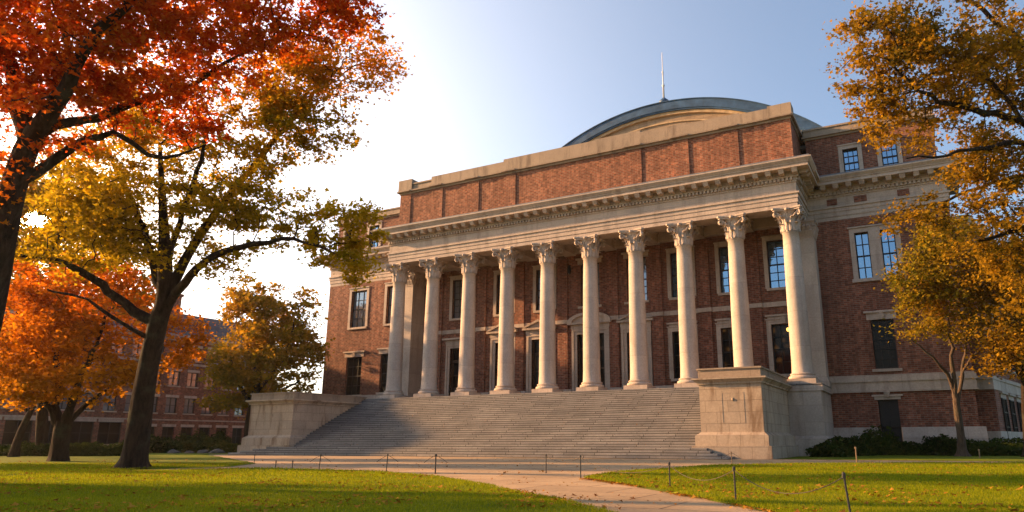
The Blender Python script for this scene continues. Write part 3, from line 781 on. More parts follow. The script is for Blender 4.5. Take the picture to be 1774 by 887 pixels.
# ================================================================== STAIRS AND PEDESTALS
st = thing('staircase', (14.6, -5, 0), 'broad flight of grey granite steps rising to the white columns', 'staircase')
LCX0, LCX1, RCX0, RCX1, CY = -7.1, -2.15, 31.4, 35.05, -9.6
m = MB(); n = 26; z0 = .6; rise = (FZ-z0)/n; ya, yb = -9.55, -1.1; tr = (yb-ya)/n
prof = [(ya, z0-.3)]
vs = []
for k in range(n):
    y0 = ya+k*tr; m.box(LCX1+.002, RCX0-.002, y0-.025, yb+.001 if k == n-1 else y0+tr+.3, z0+k*rise-.02, z0+(k+1)*rise)
    m.box(LCX1+.002, RCX0-.002, y0, y0+tr+.3, z0+k*rise-.2, z0+k*rise-.021)
m.build('upper_flight', M['steps'], st)
m = MB(); lx = [-6.9, -6.0, -5.0, -3.9]; rx = [33.4, 32.7, 32.2, 31.9]
for k in range(4):
    m.box(lx[k], rx[k], -11.5+k*.38-.02, -9.3, k*.15, (k+1)*.15)
m.build('lower_steps', M['steps'], st)

def pedestal(x0, x1, yf, yb, zt, name_label, carved=True, yback_low=None):
    t = thing('stone_pedestal', ((x0+x1)/2, yf, 0), name_label, 'pedestal', 'stone pedestals flanking the stairs')
    m = MB(); m.box(x0-.45, x1+.45, yf-.55, yb, 0, .72); m.box(x0-.28, x1+.28, yf-.35, yb, .72, 1.3); m.frustum((x0-.26, x1+.26, yf-.33, yb, 1.302), (x0+.0, x1-.0, yf-.02, yb, 1.5)); m.build('base', M['ashlar'], t)
    m = MB(); m.box(x0, x1, yf, yb, 1.5, zt-.95); m.build('body', M['ashlar'], t)
    m = MB(); m.box(x0-.1, x1+.1, yf-.1, yb, zt-.95, zt-.85); m.frustum((x0-.12, x1+.12, yf-.12, yb, zt-.848), (x0-.3, x1+.3, yf-.3, yb, zt-.68)); m.box(x0-.36, x1+.36, yf-.36, yb, zt-.678, zt-.58); m.build('cornice', M['ashlar'], t)
    m = MB(); m.box(x0-.02, x1+.02, yf-.02, yb, zt-.578, zt-.09); m.box(x0-.1, x1+.1, yf-.1, yb, zt-.09, zt); m.build('coping', M['coping'], t)
    m = MB(); xa, xb = x0+(x1-x0)*.36, x0+(x1-x0)*.72; za, zb_ = 2.0, zt-1.45
    m.box(xa, xb, yf-.012, yf+.01, zb_-.04, zb_); m.box(xa, xb, yf-.012, yf+.01, za, za+.04); m.box(xa, xa+.04, yf-.012, yf+.01, za+.04, zb_-.04); m.box(xb-.04, xb, yf-.012, yf+.01, za+.04, zb_-.04)
    m.lathe([(.02, zb_-.5), (.06, zb_-.45), (.06, zb_-.36), (.02, zb_-.3)], 8, ((xa+xb)/2, yf-.0))
    m.build('carved_panel', M['ashlar'], t)
    return t
pedestal(LCX0, LCX1, CY, -1.2, 4.93, 'stone pedestal left of the stairs with a long side wall beside the steps')
pr_ = pedestal(RCX0, RCX1, CY, -1.15, 5.2, 'tall square stone pedestal right of the stairs with dark stains on its front')

# ================================================================== GROUND
def sheet(name, pts, z, mat, kind='structure'):
    m = MB(); m.add([(p[0], p[1], z) for p in pts], [tuple(range(len(pts)))])
    o = m.build(name, M[mat], None, fix=False, kind=kind)
    return o
m = MB(); m.add([(-900, -900, -.012), (900, -900, -.012), (900, 900, -.012), (-900, 900, -.012)], [(0, 1, 2, 3)])
m.build('ground', M['lawn'], None, fix=False, kind='structure')
pv = [(-9, -10), (-9, -20)]
pave_pts = [(-7, -10.0), (-12, -13), (-6, -24), (8, -44), (20, -62), (60, -62), (62, -40), (92, -20), (92, -9.6), (35.5, -9.6), (35.5, -9)]
sheet('paving', pave_pts, .0, 'paving')

def px_poly(pts): return [tuple(ground(x, y)[:2]) for x, y in pts]
lawn_main = px_poly([(-260, 847), (0, 829), (100, 822), (210, 818), (430, 814), (560, 815), (660, 819), (760, 828), (860, 845), (960, 866), (1040, 887), (1120, 912), (1200, 950)])+[(40.8, -49.5), (38, -62), (12, -62)]
lawn_up = px_poly([(-300, 842), (0, 826), (165, 821), (240, 814), (300, 812), (345, 811), (400, 809), (445, 803)])+[(-7.5, -13.0), (-8.2, -9), (-34, -9), (-34, -60), (0, -62)]
lawn_right = px_poly([(1010, 829), (1060, 820), (1120, 815), (1250, 807), (1400, 804.5), (1774, 803.5), (2000, 803)])+[(75, -30), (60, -56), (50, -56)]+px_poly([(1500, 945), (1330, 888), (1200, 862), (1100, 843), (1040, 834)])
lawn_strip = [(35.55, -9.3), (92, -9.5), (92, 3.9), (46, 3.9), (35.55, 3.9)]

def tri_in(poly):
    from mathutils.geometry import tessellate_polygon
    t = tessellate_polygon([[Vector((p[0], p[1], 0)) for p in poly]])
    return [tuple(poly[i] for i in tr) for tr in t]
def lawn_h(x, y):
    return .05+.035*mnoise.noise(Vector((x*.35, y*.35, 0)))
def lawn(name, poly, res=.6, edge=True):
    """raised, gently uneven turf: a clipped grid with rounded edge"""
    fine = []
    for i in range(len(poly)):
        p, q = np.array(poly[i][:2], float), np.array(poly[(i+1) % len(poly)][:2], float); L_ = np.linalg.norm(q-p); k = max(1, min(60, int(L_/.35)))
        for j in range(k):
            c = p+(q-p)*j/k; nn = np.array([-(q-p)[1], (q-p)[0]])/max(L_, 1e-6)
            fine.append(tuple(c+nn*(.10*mnoise.noise(Vector((c[0]*1.1, c[1]*1.1, 0)))+.05*mnoise.noise(Vector((c[0]*4, c[1]*4, 2))))))
    poly = fine
    bm = bmesh.new()
    vs = [bm.verts.new((p[0], p[1], 0)) for p in poly]; f = bm.faces.new(vs)
    xs = [p[0] for p in poly]; ys = [p[1] for p in poly]
    # slice into strips so the surface can undulate
    for ax, lo, hi in ((0, min(xs), max(xs)), (1, min(ys), max(ys))):
        st_ = max(res, (hi-lo)/90); c = lo+st_
        while c < hi:
            co = (c, 0, 0) if ax == 0 else (0, c, 0); no = (1, 0, 0) if ax == 0 else (0, 1, 0)
            bmesh.ops.bisect_plane(bm, geom=bm.verts[:]+bm.edges[:]+bm.faces[:], plane_co=co, plane_no=no); c += st_
    bmesh.ops.triangulate(bm, faces=bm.faces[:])
    edge_v = {v for e in bm.edges if e.is_boundary for v in e.verts}
    for v in bm.verts:
        v.co.z = lawn_h(v.co.x, v.co.y) if v not in edge_v else .006
    bmesh.ops.recalc_face_normals(bm, faces=bm.faces)
    if sum(f.normal.z for f in bm.faces) < 0: bmesh.ops.reverse_faces(bm, faces=bm.faces[:])
    me = bpy.data.meshes.new(name); bm.to_mesh(me); bm.free()
    o = link(name, me, M['lawn'], None, True); o['kind'] = 'structure'; return o
lawn('lawn', lawn_main); lawn('lawn', lawn_up); lawn('lawn', lawn_right); lawn('lawn', lawn_strip, 1.5)

def in_poly(P, poly):
    x, y = P[:, 0], P[:, 1]; ins = np.zeros(len(P), bool); n = len(poly)
    for i in range(n):
        x0, y0 = poly[i]; x1, y1 = poly[(i+1) % n]
        c = ((y0 > y) != (y1 > y)) & (x < (x1-x0)*(y-y0)/((y1-y0) if abs(y1-y0) > 1e-9 else 1e-9)+x0)
        ins ^= c
    return ins
def frustum_points(n, dmin, dmax, power):
    """random ground points inside the view, denser near the camera"""
    u = RNG.random(n); d = dmin*(dmax/dmin)**(u**power)
    px = RNG.uniform(-90, 1864, n)
    g = CC[None, :2]+ (FW[None, :2]*math.cos(CPIT)/ (math.cos(CPIT)**2) + RT[None, :2]*((px-PPX)/CF*math.cos(CPIT))[:, None]*1.0)*d[:, None]
    return g
def blades():
    P = frustum_points(520000, 8.5, 34, 1.0)
    keep = in_poly(P, lawn_main) | in_poly(P, lawn_right) | in_poly(P, lawn_up)
    P = P[keep]; n = len(P)
    dist = np.linalg.norm(P-CC[:2], axis=1)
    z = np.array([lawn_h(x, y) for x, y in P])-.012
    h = RNG.uniform(.022, .065, n)*np.clip(.8+dist/60, 1, 1.4); w = .0035*np.clip(dist/9, 1, 3.5)
    a = RNG.uniform(0, 2*PI, n); lean = RNG.normal(0, .022, (n, 2))
    dx = np.cos(a)*w; dy = np.sin(a)*w
    V = np.empty((n, 3, 3)); V[:, 0] = np.stack([P[:, 0]-dx, P[:, 1]-dy, z], 1); V[:, 1] = np.stack([P[:, 0]+dx, P[:, 1]+dy, z], 1)
    V[:, 2] = np.stack([P[:, 0]+lean[:, 0], P[:, 1]+lean[:, 1], z+h], 1)
    o = link('grass', np_mesh('grass', V.reshape(-1, 3), np.arange(n*3).reshape(n, 3)), M['blades'])
    tag(o, 'short mown green grass on the lawns', 'grass', kind='stuff')
blades()

LEAF8 = np.array([(0, -.5), (.16, -.22), (.52, -.18), (.26, .08), (0, .55), (-.26, .08), (-.52, -.18), (-.16, -.22)])
LEAF4 = np.array([(0, -.55), (.42, -.02), (0, .55), (-.42, -.02)])
def leaf_geo(C, size, shape, flat=.5):
    """C (n,3) centres -> leaf polygons with random attitude; flat biases them to lie level"""
    n = len(C)
    nr = RNG.normal(0, 1, (n, 3)); nr[:, 2] = np.abs(nr[:, 2])+flat; nr /= np.linalg.norm(nr, axis=1)[:, None]
    t = RNG.normal(0, 1, (n, 3)); a = np.cross(nr, t); a /= np.linalg.norm(a, axis=1)[:, None]; b = np.cross(nr, a)
    s = (size*np.clip(RNG.lognormal(-.08, .33, n), .4, 1.8))[:, None, None]
    V = C[:, None, :]+s*(a[:, None, :]*shape[None, :, 0:1]+b[:, None, :]*shape[None, :, 1:2])
    fold = (np.abs(shape[:, 0])*.35)[None, :, None]*s*nr[:, None, :]
    V = V+fold
    k = len(shape)
    return V.reshape(-1, 3), np.arange(n*k).reshape(n, k)
def litter():
    P = frustum_points(36000, 8.5, 42, .8)
    on = in_poly(P, lawn_main) | in_poly(P, lawn_right) | in_poly(P, lawn_up)
    nearT = np.exp(-np.linalg.norm(P-np.array(ground(230, 813))[:2], axis=1)/4.0)
    keep = np.where(on, RNG.random(len(P)) < .34+.6*nearT, RNG.random(len(P)) < .10)
    dens = np.array([mnoise.noise(Vector((x*.5, y*.5, 3))) for x, y in P]) > -.05
    P = P[keep & dens]; on = on[keep & dens]
    rim = []                             # drifts caught along the turf edges
    for poly, cnt in ((lawn_right, 2600), (lawn_main, 1500)):
        Q = np.array([p[:2] for p in poly]); seg = RNG.integers(0, len(Q), cnt); t_ = RNG.random(cnt)[:, None]
        rim.append(Q[seg]*(1-t_)+Q[(seg+1) % len(Q)]*t_+RNG.normal(0, .09, (cnt, 2)))
    rim = np.concatenate(rim); rd = np.linalg.norm(rim-CC[:2], axis=1); rim = rim[(rd < 34) & (np.array([mnoise.noise(Vector((x*.7, y*.7, 9))) for x, y in rim]) > -.1)]
    P = np.concatenate([P, rim]); on = np.concatenate([on, np.zeros(len(rim), bool)])
    z = np.where(on, np.array([lawn_h(x, y) for x, y in P])+.022, .022)
    sx = RNG.uniform(-2, 31, 420); sk = RNG.integers(0, 26, 420)      # and a few blown on to the steps
    P = np.concatenate([P, np.column_stack([sx, -9.45+sk*(8.45/26)+RNG.random(420)*.2])]); z = np.concatenate([z, .6+(sk+1)*((4.75-.6)/26)+.015])
    V, F = leaf_geo(np.column_stack([P, z]), .075, LEAF8, 2.5)
    tag(link('fallen_leaves', np_mesh('fallen_leaves', V, F), M['litter']), 'fallen brown and orange leaves scattered over lawns and path', 'leaves', kind='stuff')
litter()

SUNGAP = ray(62, 381)/np.linalg.norm(ray(62, 381))
# ================================================================== TREES
def tree(name, label, group, base, trunk, limbs, crown, n_nodes, n_leaves, leaf_size, mat, bark='bark', shape=LEAF8, spread=.42, seed=1, tip=.009, expo=2.35, flat=.5, maxr=.14):
    """trunk: [(point, radius)]; limbs: lists of the same; crown: [(centre, (lateral, deep, high), weight)]"""
    rg = np.random.default_rng(seed)
    root = thing(name, base, label, 'tree', group)
    off = np.array(base, float)
    mb = MB(); nodes = []; par = []; fixed = []
    def smooth(poly, step):
        out = []
        P = [np.asarray(p, float) for p, r in poly]; R = [r for p, r in poly]
        for i in range(len(P)-1):
            p0, p1, p2, p3 = P[max(i-1, 0)], P[i], P[i+1], P[min(i+2, len(P)-1)]
            k = max(2, int(np.linalg.norm(p2-p1)/step))
            for j in range(k):
                t = j/k
                q = .5*((2*p1)+(-p0+p2)*t+(2*p0-5*p1+4*p2-p3)*t*t+(-p0+3*p1-3*p2+p3)*t**3)
                out.append((q, R[i]*(1-t)+R[i+1]*t))
        out.append((P[-1], R[-1])); return out
    tr = smooth(trunk, .12)
    def addpoly(poly, parent, seg):
        pts = [p for p, r in poly]; rad = [r*(1+.07*rg.normal()) for p, r in poly]
        mb.tube(pts, rad, seg); last = parent
        for p, r in poly:
            nodes.append(p); par.append(last); fixed.append(r); last = len(nodes)-1
    def ridged(poly, seg=30):
        P = [np.asarray(p) for p, r in poly]; o_ = []; n = len(P)
        for i in range(n):
            dd = P[min(i+1, n-1)]-P[max(i-1, 0)]; dd = dd/np.linalg.norm(dd); a = np.cross(dd, np.array([0, 1., 0])); a /= np.linalg.norm(a); b = np.cross(dd, a)
            hgt = max(0, P[i][2]-P[0][2])
            for k in range(seg):
                th = 2*PI*k/seg
                rr = poly[i][1]*(1+.07*mnoise.noise(Vector((math.cos(th)*3.1, math.sin(th)*3.1, hgt*.5+seed)))+.03*mnoise.noise(Vector((math.cos(th)*9, math.sin(th)*9, hgt*.9))))
                rr *= 1+.42*math.exp(-hgt/.28)*max(0, math.cos(5*th+seed))
                o_.append(P[i]+rr*(a*math.cos(th)+b*math.sin(th)))
        mb.add(o_, [(i*seg+k, i*seg+(k+1) % seg, (i+1)*seg+(k+1) % seg, (i+1)*seg+k) for i in range(n-1) for k in range(seg)])
        last = -1
        for p, r in poly:
            nodes.append(np.asarray(p)); par.append(last); fixed.append(r); last = len(nodes)-1
    ridged(tr)
    for lm in limbs:
        lm = smooth(lm, .4)
        pl = [(p+rg.normal(0, .04, 3)*(i > 0), r) for i, (p, r) in enumerate(lm)]
        d = [np.linalg.norm(pl[0][0]-q) for q in nodes]; addpoly(pl, int(np.argmin(d)), 8)
    nfix = len(nodes)
    # cluster centres through the crown volume
    T = []
    W = np.array([c[2]*np.prod(c[1])**.8 for c in crown]); W = W/W.sum()
    lat = np.array([RT[0], RT[1], 0]); lat /= np.linalg.norm(lat); dp = np.array([-lat[1], lat[0], 0])
    for c, rr, w in [crown[i] for i in rg.choice(len(crown), n_nodes, p=W)]:
        v = rg.normal(0, 1, 3); v /= np.linalg.norm(v); v *= rg.random()**.42
        T.append(np.asarray(c)+lat*v[0]*rr[0]+dp*v[1]*rr[1]+np.array([0, 0, 1])*v[2]*rr[2])
    T = np.array(T)
    base_n = np.array(nodes)
    dmin = np.array([np.min(np.linalg.norm(base_n-t, axis=1)) for t in T]); order = np.argsort(dmin)
    N = [np.array(p) for p in nodes]; PL = [0.0]*nfix; 
    child_tips = []
    NA = np.zeros((nfix+n_nodes*3, 3)); NA[:nfix] = base_n; PA = np.zeros(len(NA)); cnt = nfix; parent = list(par)+[-1]*(n_nodes*3)
    usable = np.ones(len(NA), bool); usable[:max(3, int(len(tr)*.55))] = False
    for ti in order:
        t = T[ti]
        d = np.linalg.norm(NA[:cnt]-t, axis=1); cost = d+.28*PA[:cnt]+np.maximum(0, NA[:cnt, 2]-t[2])*.35; cost[~usable[:cnt]] = 1e9
        p = int(np.argmin(cost)); L = d[p]; prev = p
        for q in (.36, .7, 1.0):
            sag = np.array([0, 0, .10*L*math.sin(q*PI)])
            pos = NA[p]*(1-q)+t*q+sag+(rg.normal(0, .06*L, 3) if q < 1 else 0)
            NA[cnt] = pos; PA[cnt] = PA[prev]+L/3; parent[cnt] = prev; prev = cnt; cnt += 1
        child_tips.append(cnt-1)
    acc = np.zeros(cnt)
    has_child = np.zeros(cnt, bool)
    for i in range(nfix, cnt): has_child[parent[i]] = True
    rad = np.zeros(cnt)
    for i in range(cnt-1, nfix-1, -1):
        rad[i] = tip if not has_child[i] else acc[i]**(1/expo)
        acc[parent[i]] += rad[i]**expo
    rad = np.minimum(rad, maxr)
    e = np.arange(nfix, cnt); pa = np.array([parent[i] for i in e])
    r1 = rad[e]; r0 = np.where(pa >= nfix, np.minimum(rad[np.minimum(pa, cnt-1)], r1*1.5), r1*1.25)
    A, B = NA[pa], NA[e]; dv = B-A; dv /= np.linalg.norm(dv, axis=1)[:, None]+1e-9
    a = np.cross(dv, np.array([.3, .8, .52])); a /= np.linalg.norm(a, axis=1)[:, None]+1e-9; b = np.cross(dv, a)
    k = 5; ang = np.arange(k)*2*PI/k
    ring = a[:, None, :]*np.cos(ang)[None, :, None]+b[:, None, :]*np.sin(ang)[None, :, None]
    V = np.concatenate([A[:, None]+ring*r0[:, None, None], B[:, None]+ring*r1[:, None, None]], 1)
    nE = len(e); idx = np.arange(nE)[:, None]*2*k
    F = np.concatenate([np.stack([idx[:, 0]+j, idx[:, 0]+(j+1) % k, idx[:, 0]+k+(j+1) % k, idx[:, 0]+k+j], 1) for j in range(k)])
    tv = np.array(mb.v); quads = np.array([f for f in mb.f if len(f) == 4]); 
    VV = np.concatenate([tv, V.reshape(-1, 3)])-off; FF = np.concatenate([quads, F+len(tv)])
    link('trunk', np_mesh('trunk', VV, FF), M[bark], root, True)
    # leaves: sprays at every twig, thinning and thickening with a slow noise
    tips = np.array(child_tips); mids = np.array([parent[i] for i in child_tips])
    w = np.array([max(.12, .75+1.5*mnoise.noise(Vector(NA[i]*.42+seed))) for i in tips]); w /= w.sum()
    ch = rg.choice(len(tips), n_leaves, p=w)
    q = rg.random(n_leaves)**.6
    Cc = NA[mids[ch]]*(1-q[:, None])+NA[tips[ch]]*q[:, None]
    sg = spread*(.6+.8*rg.random(len(tips)))[ch][:, None]
    Cc = Cc+rg.normal(0, 1, (n_leaves, 3))*sg*np.array([1, 1, .55])
    toS = Cc-CC; toS /= np.linalg.norm(toS, axis=1)[:, None]         # a break in the foliage where the low sun shows
    Cc = Cc[(toS @ SUNGAP) < np.cos(np.radians(rg.uniform(.25, 1.35, n_leaves)))]
    V, F = leaf_geo(Cc, leaf_size, shape, flat)
    link('crown', np_mesh('crown', V-off, F), M[mat], root)
    return root

def E(px, py, d, a, b, c, w=1.0):   # crown lobe: pixel centre at depth d; a, c half sizes in pixels, b half depth in metres
    return (at(px, py, d), (a*d/CF, b, c*d/CF), w)
def L(d, *pts):                     # limb: (px, py, radius[, extra depth])
    return [(at(p[0], p[1], d+(p[3] if len(p) > 3 else 0)), p[2]) for p in pts]

# big maple left of the stairs
b0 = ground(230, 813); d2 = depth_of(b0)
tree('maple_tree', 'big dark trunked maple on the lawn with olive gold crown reaching towards the columns', 'maples on the left lawn', b0,
     [(b0-np.array([0, 0, .12]), .70), (at(231, 806, d2), .54), (at(234, 785, d2), .44), (at(244, 710, d2), .40), (at(258, 630, d2), .36), (at(272, 565, d2), .34), (at(284, 520, d2), .29), (at(286, 450, d2), .24), (at(283, 380, d2), .17), (at(279, 300, d2), .10), (at(277, 250, d2), .06)],
     [L(d2, (270, 560, .24), (235, 540, .2), (190, 508, .16, -.3), (140, 470, .13, -.8), (85, 448, .10, -1.3), (20, 440, .06, -2)),
      L(d2, (284, 530, .26), (318, 455, .21, .4), (365, 380, .17, .8), (415, 315, .13, 1), (470, 250, .10, 1), (525, 185, .07, .8), (585, 105, .04, .5)),
      L(d2, (280, 545, .20), (318, 490, .17, -.4), (370, 445, .13, -1), (440, 422, .10, -1.4), (510, 415, .07, -1.6), (585, 440, .04, -1.8)),
      L(d2, (282, 520, .18), (262, 440, .14, .5), (236, 365, .11, 1.0), (195, 280, .08, 1.4), (165, 200, .05, 1.5)),
      L(d2, (286, 480, .14), (305, 400, .11, -.5), (340, 300, .08, -1.2), (365, 215, .05, -1.6)),
      L(d2, (262, 590, .10), (225, 570, .07, -.6), (150, 520, .05, -1.2), (80, 500, .03, -1.5))],
     [E(290, 330, d2, 165, 3.2, 130, 1.0), E(250, 200, d2, 150, 3, 90, .8), E(480, 190, d2, 130, 2.4, 100, 1.0), E(600, 105, d2, 88, 1.6, 70, 1.6), E(530, 120, d2, 90, 1.8, 70, 1.2), E(420, 330, d2, 110, 2.2, 90, .9),
      E(520, 385, d2, 70, 1.4, 48, 1.0), E(598, 420, d2-1.5, 62, 1.3, 78, 2.4), E(120, 390, d2-1, 120, 2.4, 90, 1.1), E(130, 300, d2, 110, 2.4, 70, .9), E(560, 220, d2, 70, 1.4, 50, .7), E(370, 450, d2-1, 90, 1.6, 40, .6), E(200, 385, d2+1.2, 130, 2.2, 75, 1.0), E(345, 375, d2+.8, 90, 2, 60, .8)],
     800, 56000, .145, 'leaf_olive', seed=21, spread=.26, tip=.012)
# red maple at the far left edge, trunk just outside the picture
d1 = 17.0; b1 = ground(-95, 0) if False else np.array([*at(-72, 820, d1)[:2], 0.0])
tree('maple_tree', 'red leaved maple at the left edge whose boughs hang across the top', 'maples on the left lawn', b1,
     [(b1-np.array([0, 0, .1]), .5), (b1+np.array([0, 0, .25]), .44), (at(-55, 690, d1), .38), (at(-26, 560, d1), .33), (at(0, 430, d1), .30), (at(22, 330, d1), .27), (at(44, 262, d1), .25), (at(57, 235, d1), .21)],
     [L(d1, (50, 250, .23), (30, 180, .19), (15, 110, .16), (2, 40, .13, -.3), (-10, -60, .1, -.5), (-30, -160, .05, -.6)),
      L(d1, (56, 240, .22), (85, 195, .18, .2), (104, 150, .15, .3), (98, 105, .12, .3), (80, 70, .09, .2), (50, 35, .05)),
      L(d1, (56, 235, .22), (100, 180, .17, -.3), (128, 110, .14, -.5), (175, 50, .11, -.7), (225, 10, .09, -.8), (290, -70, .05, -1)),
      L(d1, (70, 230, .15), (130, 212, .12, .6), (200, 190, .10, 1), (270, 168, .08, 1.4), (335, 145, .06, 1.6), (420, 92, .035, 1.8), (475, 75, .02, 2)),
      L(d1, (40, 310, .16), (90, 275, .12, .3), (150, 243, .10, .5), (195, 236, .08, .7), (255, 262, .055, .9), (310, 266, .04, 1), (355, 250, .02, 1)),
      L(d1, (110, 140, .10), (140, 95, .08, .5), (200, 72, .07, .9), (290, 62, .055, 1.3), (390, 55, .03, 1.8)),
      L(d1, (120, 110, .1), (115, 60, .08), (95, 10, .06), (60, -50, .04))],
     [E(140, 50, d1, 190, 2.6, 100, 1.0), E(330, 60, d1+1, 150, 2.2, 90, .9), E(480, 45, d1+1.5, 110, 1.3, 50, .9), E(60, 180, d1, 130, 2.6, 90, .8), E(270, 180, d1+1, 120, 1.8, 70, .8), E(150, -70, d1, 240, 2.6, 60, .6), E(420, -40, d1+1, 190, 2, 50, .6), E(-40, 320, d1-.5, 80, 1.6, 110, .5), E(590, 15, d1+2, 60, .9, 40, 1.2)],
     620, 46000, .115, 'leaf_red', seed=5, spread=.21, tip=.011, maxr=.09)
# orange maple in front of the old brick building
b3 = ground(100, 801); d3 = depth_of(b3)
tree('maple_tree', 'orange maple with a dark forked trunk before the left brick building', 'maples on the left lawn', b3,
     [(b3-np.array([0, 0, .1]), .46), (at(101, 794, d3), .43), (at(104, 770, d3), .40), (at(108, 745, d3), .40), (at(112, 728, d3), .36)],
     [L(d3, (104, 745, .26), (97, 705, .22), (100, 665, .19), (98, 620, .14), (90, 560, .09), (85, 500, .05)),
      L(d3, (114, 735, .26), (128, 690, .21, -.3), (142, 650, .16, -.5), (165, 600, .11, -.7), (185, 540, .06, -.9)),
      L(d3, (114, 738, .17), (138, 712, .13, .5), (165, 688, .11, .9), (205, 668, .07, 1.1), (260, 650, .04, 1.3)),
      L(d3, (106, 740, .15), (80, 700, .12, -.3), (45, 675, .09, -.6), (5, 655, .05, -.9)),
      L(d3, (99, 680, .12), (80, 640, .1, .7), (55, 590, .07, 1), (30, 540, .04, 1.2))],
     [E(150, 540, d3, 125, 3.2, 95, 1.0), E(60, 570, d3, 100, 3, 90, .9), E(240, 590, d3, 70, 2.2, 80, .9), E(60, 665, d3-1, 95, 2.4, 40, .9), E(190, 660, d3-.5, 85, 2.2, 38, .8), E(310, 590, d3+1, 45, 1.6, 60, .8), E(120, 490, d3, 90, 2.6, 60, .8)],
     400, 23000, .18, 'leaf_orange', seed=9, shape=LEAF4, spread=.34)
b4 = np.array([*at(24, 790, 47)[:2], 0.]); d4 = depth_of(b4)
tree('young_tree', 'slim leaning tree with orange leaves at the far left hedge', 'maples on the left lawn', b4,
     [(b4, .30), (at(30, 765, d4), .24), (at(42, 735, d4), .2), (at(56, 705, d4), .17), (at(66, 670, d4), .12), (at(70, 630, d4), .07)],
     [L(d4, (50, 718, .1), (30, 690, .07), (0, 660, .04)), L(d4, (60, 690, .1), (90, 660, .07), (120, 630, .04))],
     [E(50, 610, d4, 110, 2.6, 60, 1), E(-40, 640, d4, 90, 2.5, 60, 1), E(30, 540, d4, 110, 2.5, 60, .8)], 160, 12000, .22, 'leaf_orange', seed=12, shape=LEAF4, spread=.5)
# green and gold tree behind the left pedestal
b5 = np.array([*at(433, 770, 71)[:2], 0.]); d5 = depth_of(b5)
tree('lime_tree', 'round green and gold tree between the left pedestal and the old brick building', None, b5,
     [(b5, .70), (at(432, 755, d5), .52), (at(434, 725, d5), .46), (at(440, 695, d5), .42), (at(446, 660, d5), .3), (at(452, 610, d5), .2), (at(458, 550, d5), .1)],
     [L(d5, (438, 705, .25), (420, 675, .2), (405, 645, .14), (395, 600, .07)), L(d5, (442, 680, .25), (470, 650, .2, -.5), (495, 610, .14, -.8), (510, 560, .07, -1)),
      L(d5, (446, 650, .18), (430, 600, .13, .6), (420, 550, .07, 1)), L(d5, (440, 700, .2), (480, 680, .15, -1), (520, 660, .08, -1.6))],
     [E(455, 590, d5, 82, 4, 85, 1), E(405, 650, d5, 55, 3, 60, .9), E(505, 620, d5, 50, 3, 75, .9), E(440, 515, d5, 50, 2.6, 38, .8), E(528, 545, d5, 26, 1.8, 55, .7), E(385, 700, d5, 32, 2, 30, .7), E(545, 610, d5, 14, 1.5, 60, .5), E(480, 700, d5+1, 60, 2.4, 35, .7)],
     360, 25000, .30, 'leaf_amber', seed=33, shape=LEAF4, spread=.5)
# big brown-gold tree reaching in from the right
d6 = 27.0; b6 = np.array([*at(1985, 830, d6)[:2], 0.])
tree('beech_tree', 'large brown gold tree reaching in from the right over the library wing', 'trees beside the right wing', b6,
     [(b6, .85), (b6+np.array([0, 0, .6]), .62), (at(1965, 640, d6), .55), (at(1940, 460, d6), .48), (at(1915, 330, d6), .36), (at(1890, 180, d6), .26), (at(1870, 20, d6), .16), (at(1860, -120, d6), .08)],
     [L(d6, (1925, 380, .2), (1850, 285, .16), (1774, 215, .14), (1690, 190, .11, -.3), (1610, 166, .08, -.6), (1540, 105, .04, -.8)),
      L(d6, (1895, 200, .18), (1830, 120, .14, .3), (1770, 76, .11, .5), (1700, 20, .08, .6), (1620, -40, .04, .8)),
      L(d6, (1930, 400, .17), (1850, 300, .13, -.8), (1770, 250, .10, -1.2), (1700, 258, .08, -1.5), (1640, 268, .05, -1.7), (1570, 270, .03, -1.8)),
      L(d6, (1940, 450, .16), (1860, 350, .12, .8), (1774, 306, .09, 1.2), (1700, 325, .07, 1.4), (1640, 348, .05, 1.6), (1560, 365, .03, 1.7)),
      L(d6, (1930, 420, .16), (1840, 400, .11, -.5), (1760, 400, .08, -.9), (1690, 420, .05, -1.1)),
      L(d6, (1774, 215, .10), (1720, 150, .08, .5), (1660, 100, .06, .8), (1600, 60, .04, 1), (1530, 40, .02, 1))],
     [E(1585, 110, d6, 135, 2.2, 100, 1.1), E(1515, 62, d6, 75, 1.5, 60, 1.2), E(1530, 200, d6, 60, 1.4, 55, .8), E(1700, 110, d6, 120, 2.8, 110, 1), E(1800, 60, d6, 140, 3, 130, .7), E(1670, 225, d6, 125, 2.4, 42, .8), E(1810, 270, d6, 140, 2.8, 110, .9), E(1715, 300, d6, 75, 1.8, 70, 1.3), E(1620, 375, d6+1, 100, 1.8, 32, 1.1), E(1730, 400, d6, 110, 2.4, 65, 1), E(1540, 170, d6, 60, 1.5, 50, .7), E(1650, -60, d6, 170, 2.5, 80, .6), E(1820, 470, d6, 110, 2.4, 70, .8)],
     680, 42000, .145, 'leaf_bronze', seed=44, spread=.25, tip=.012)
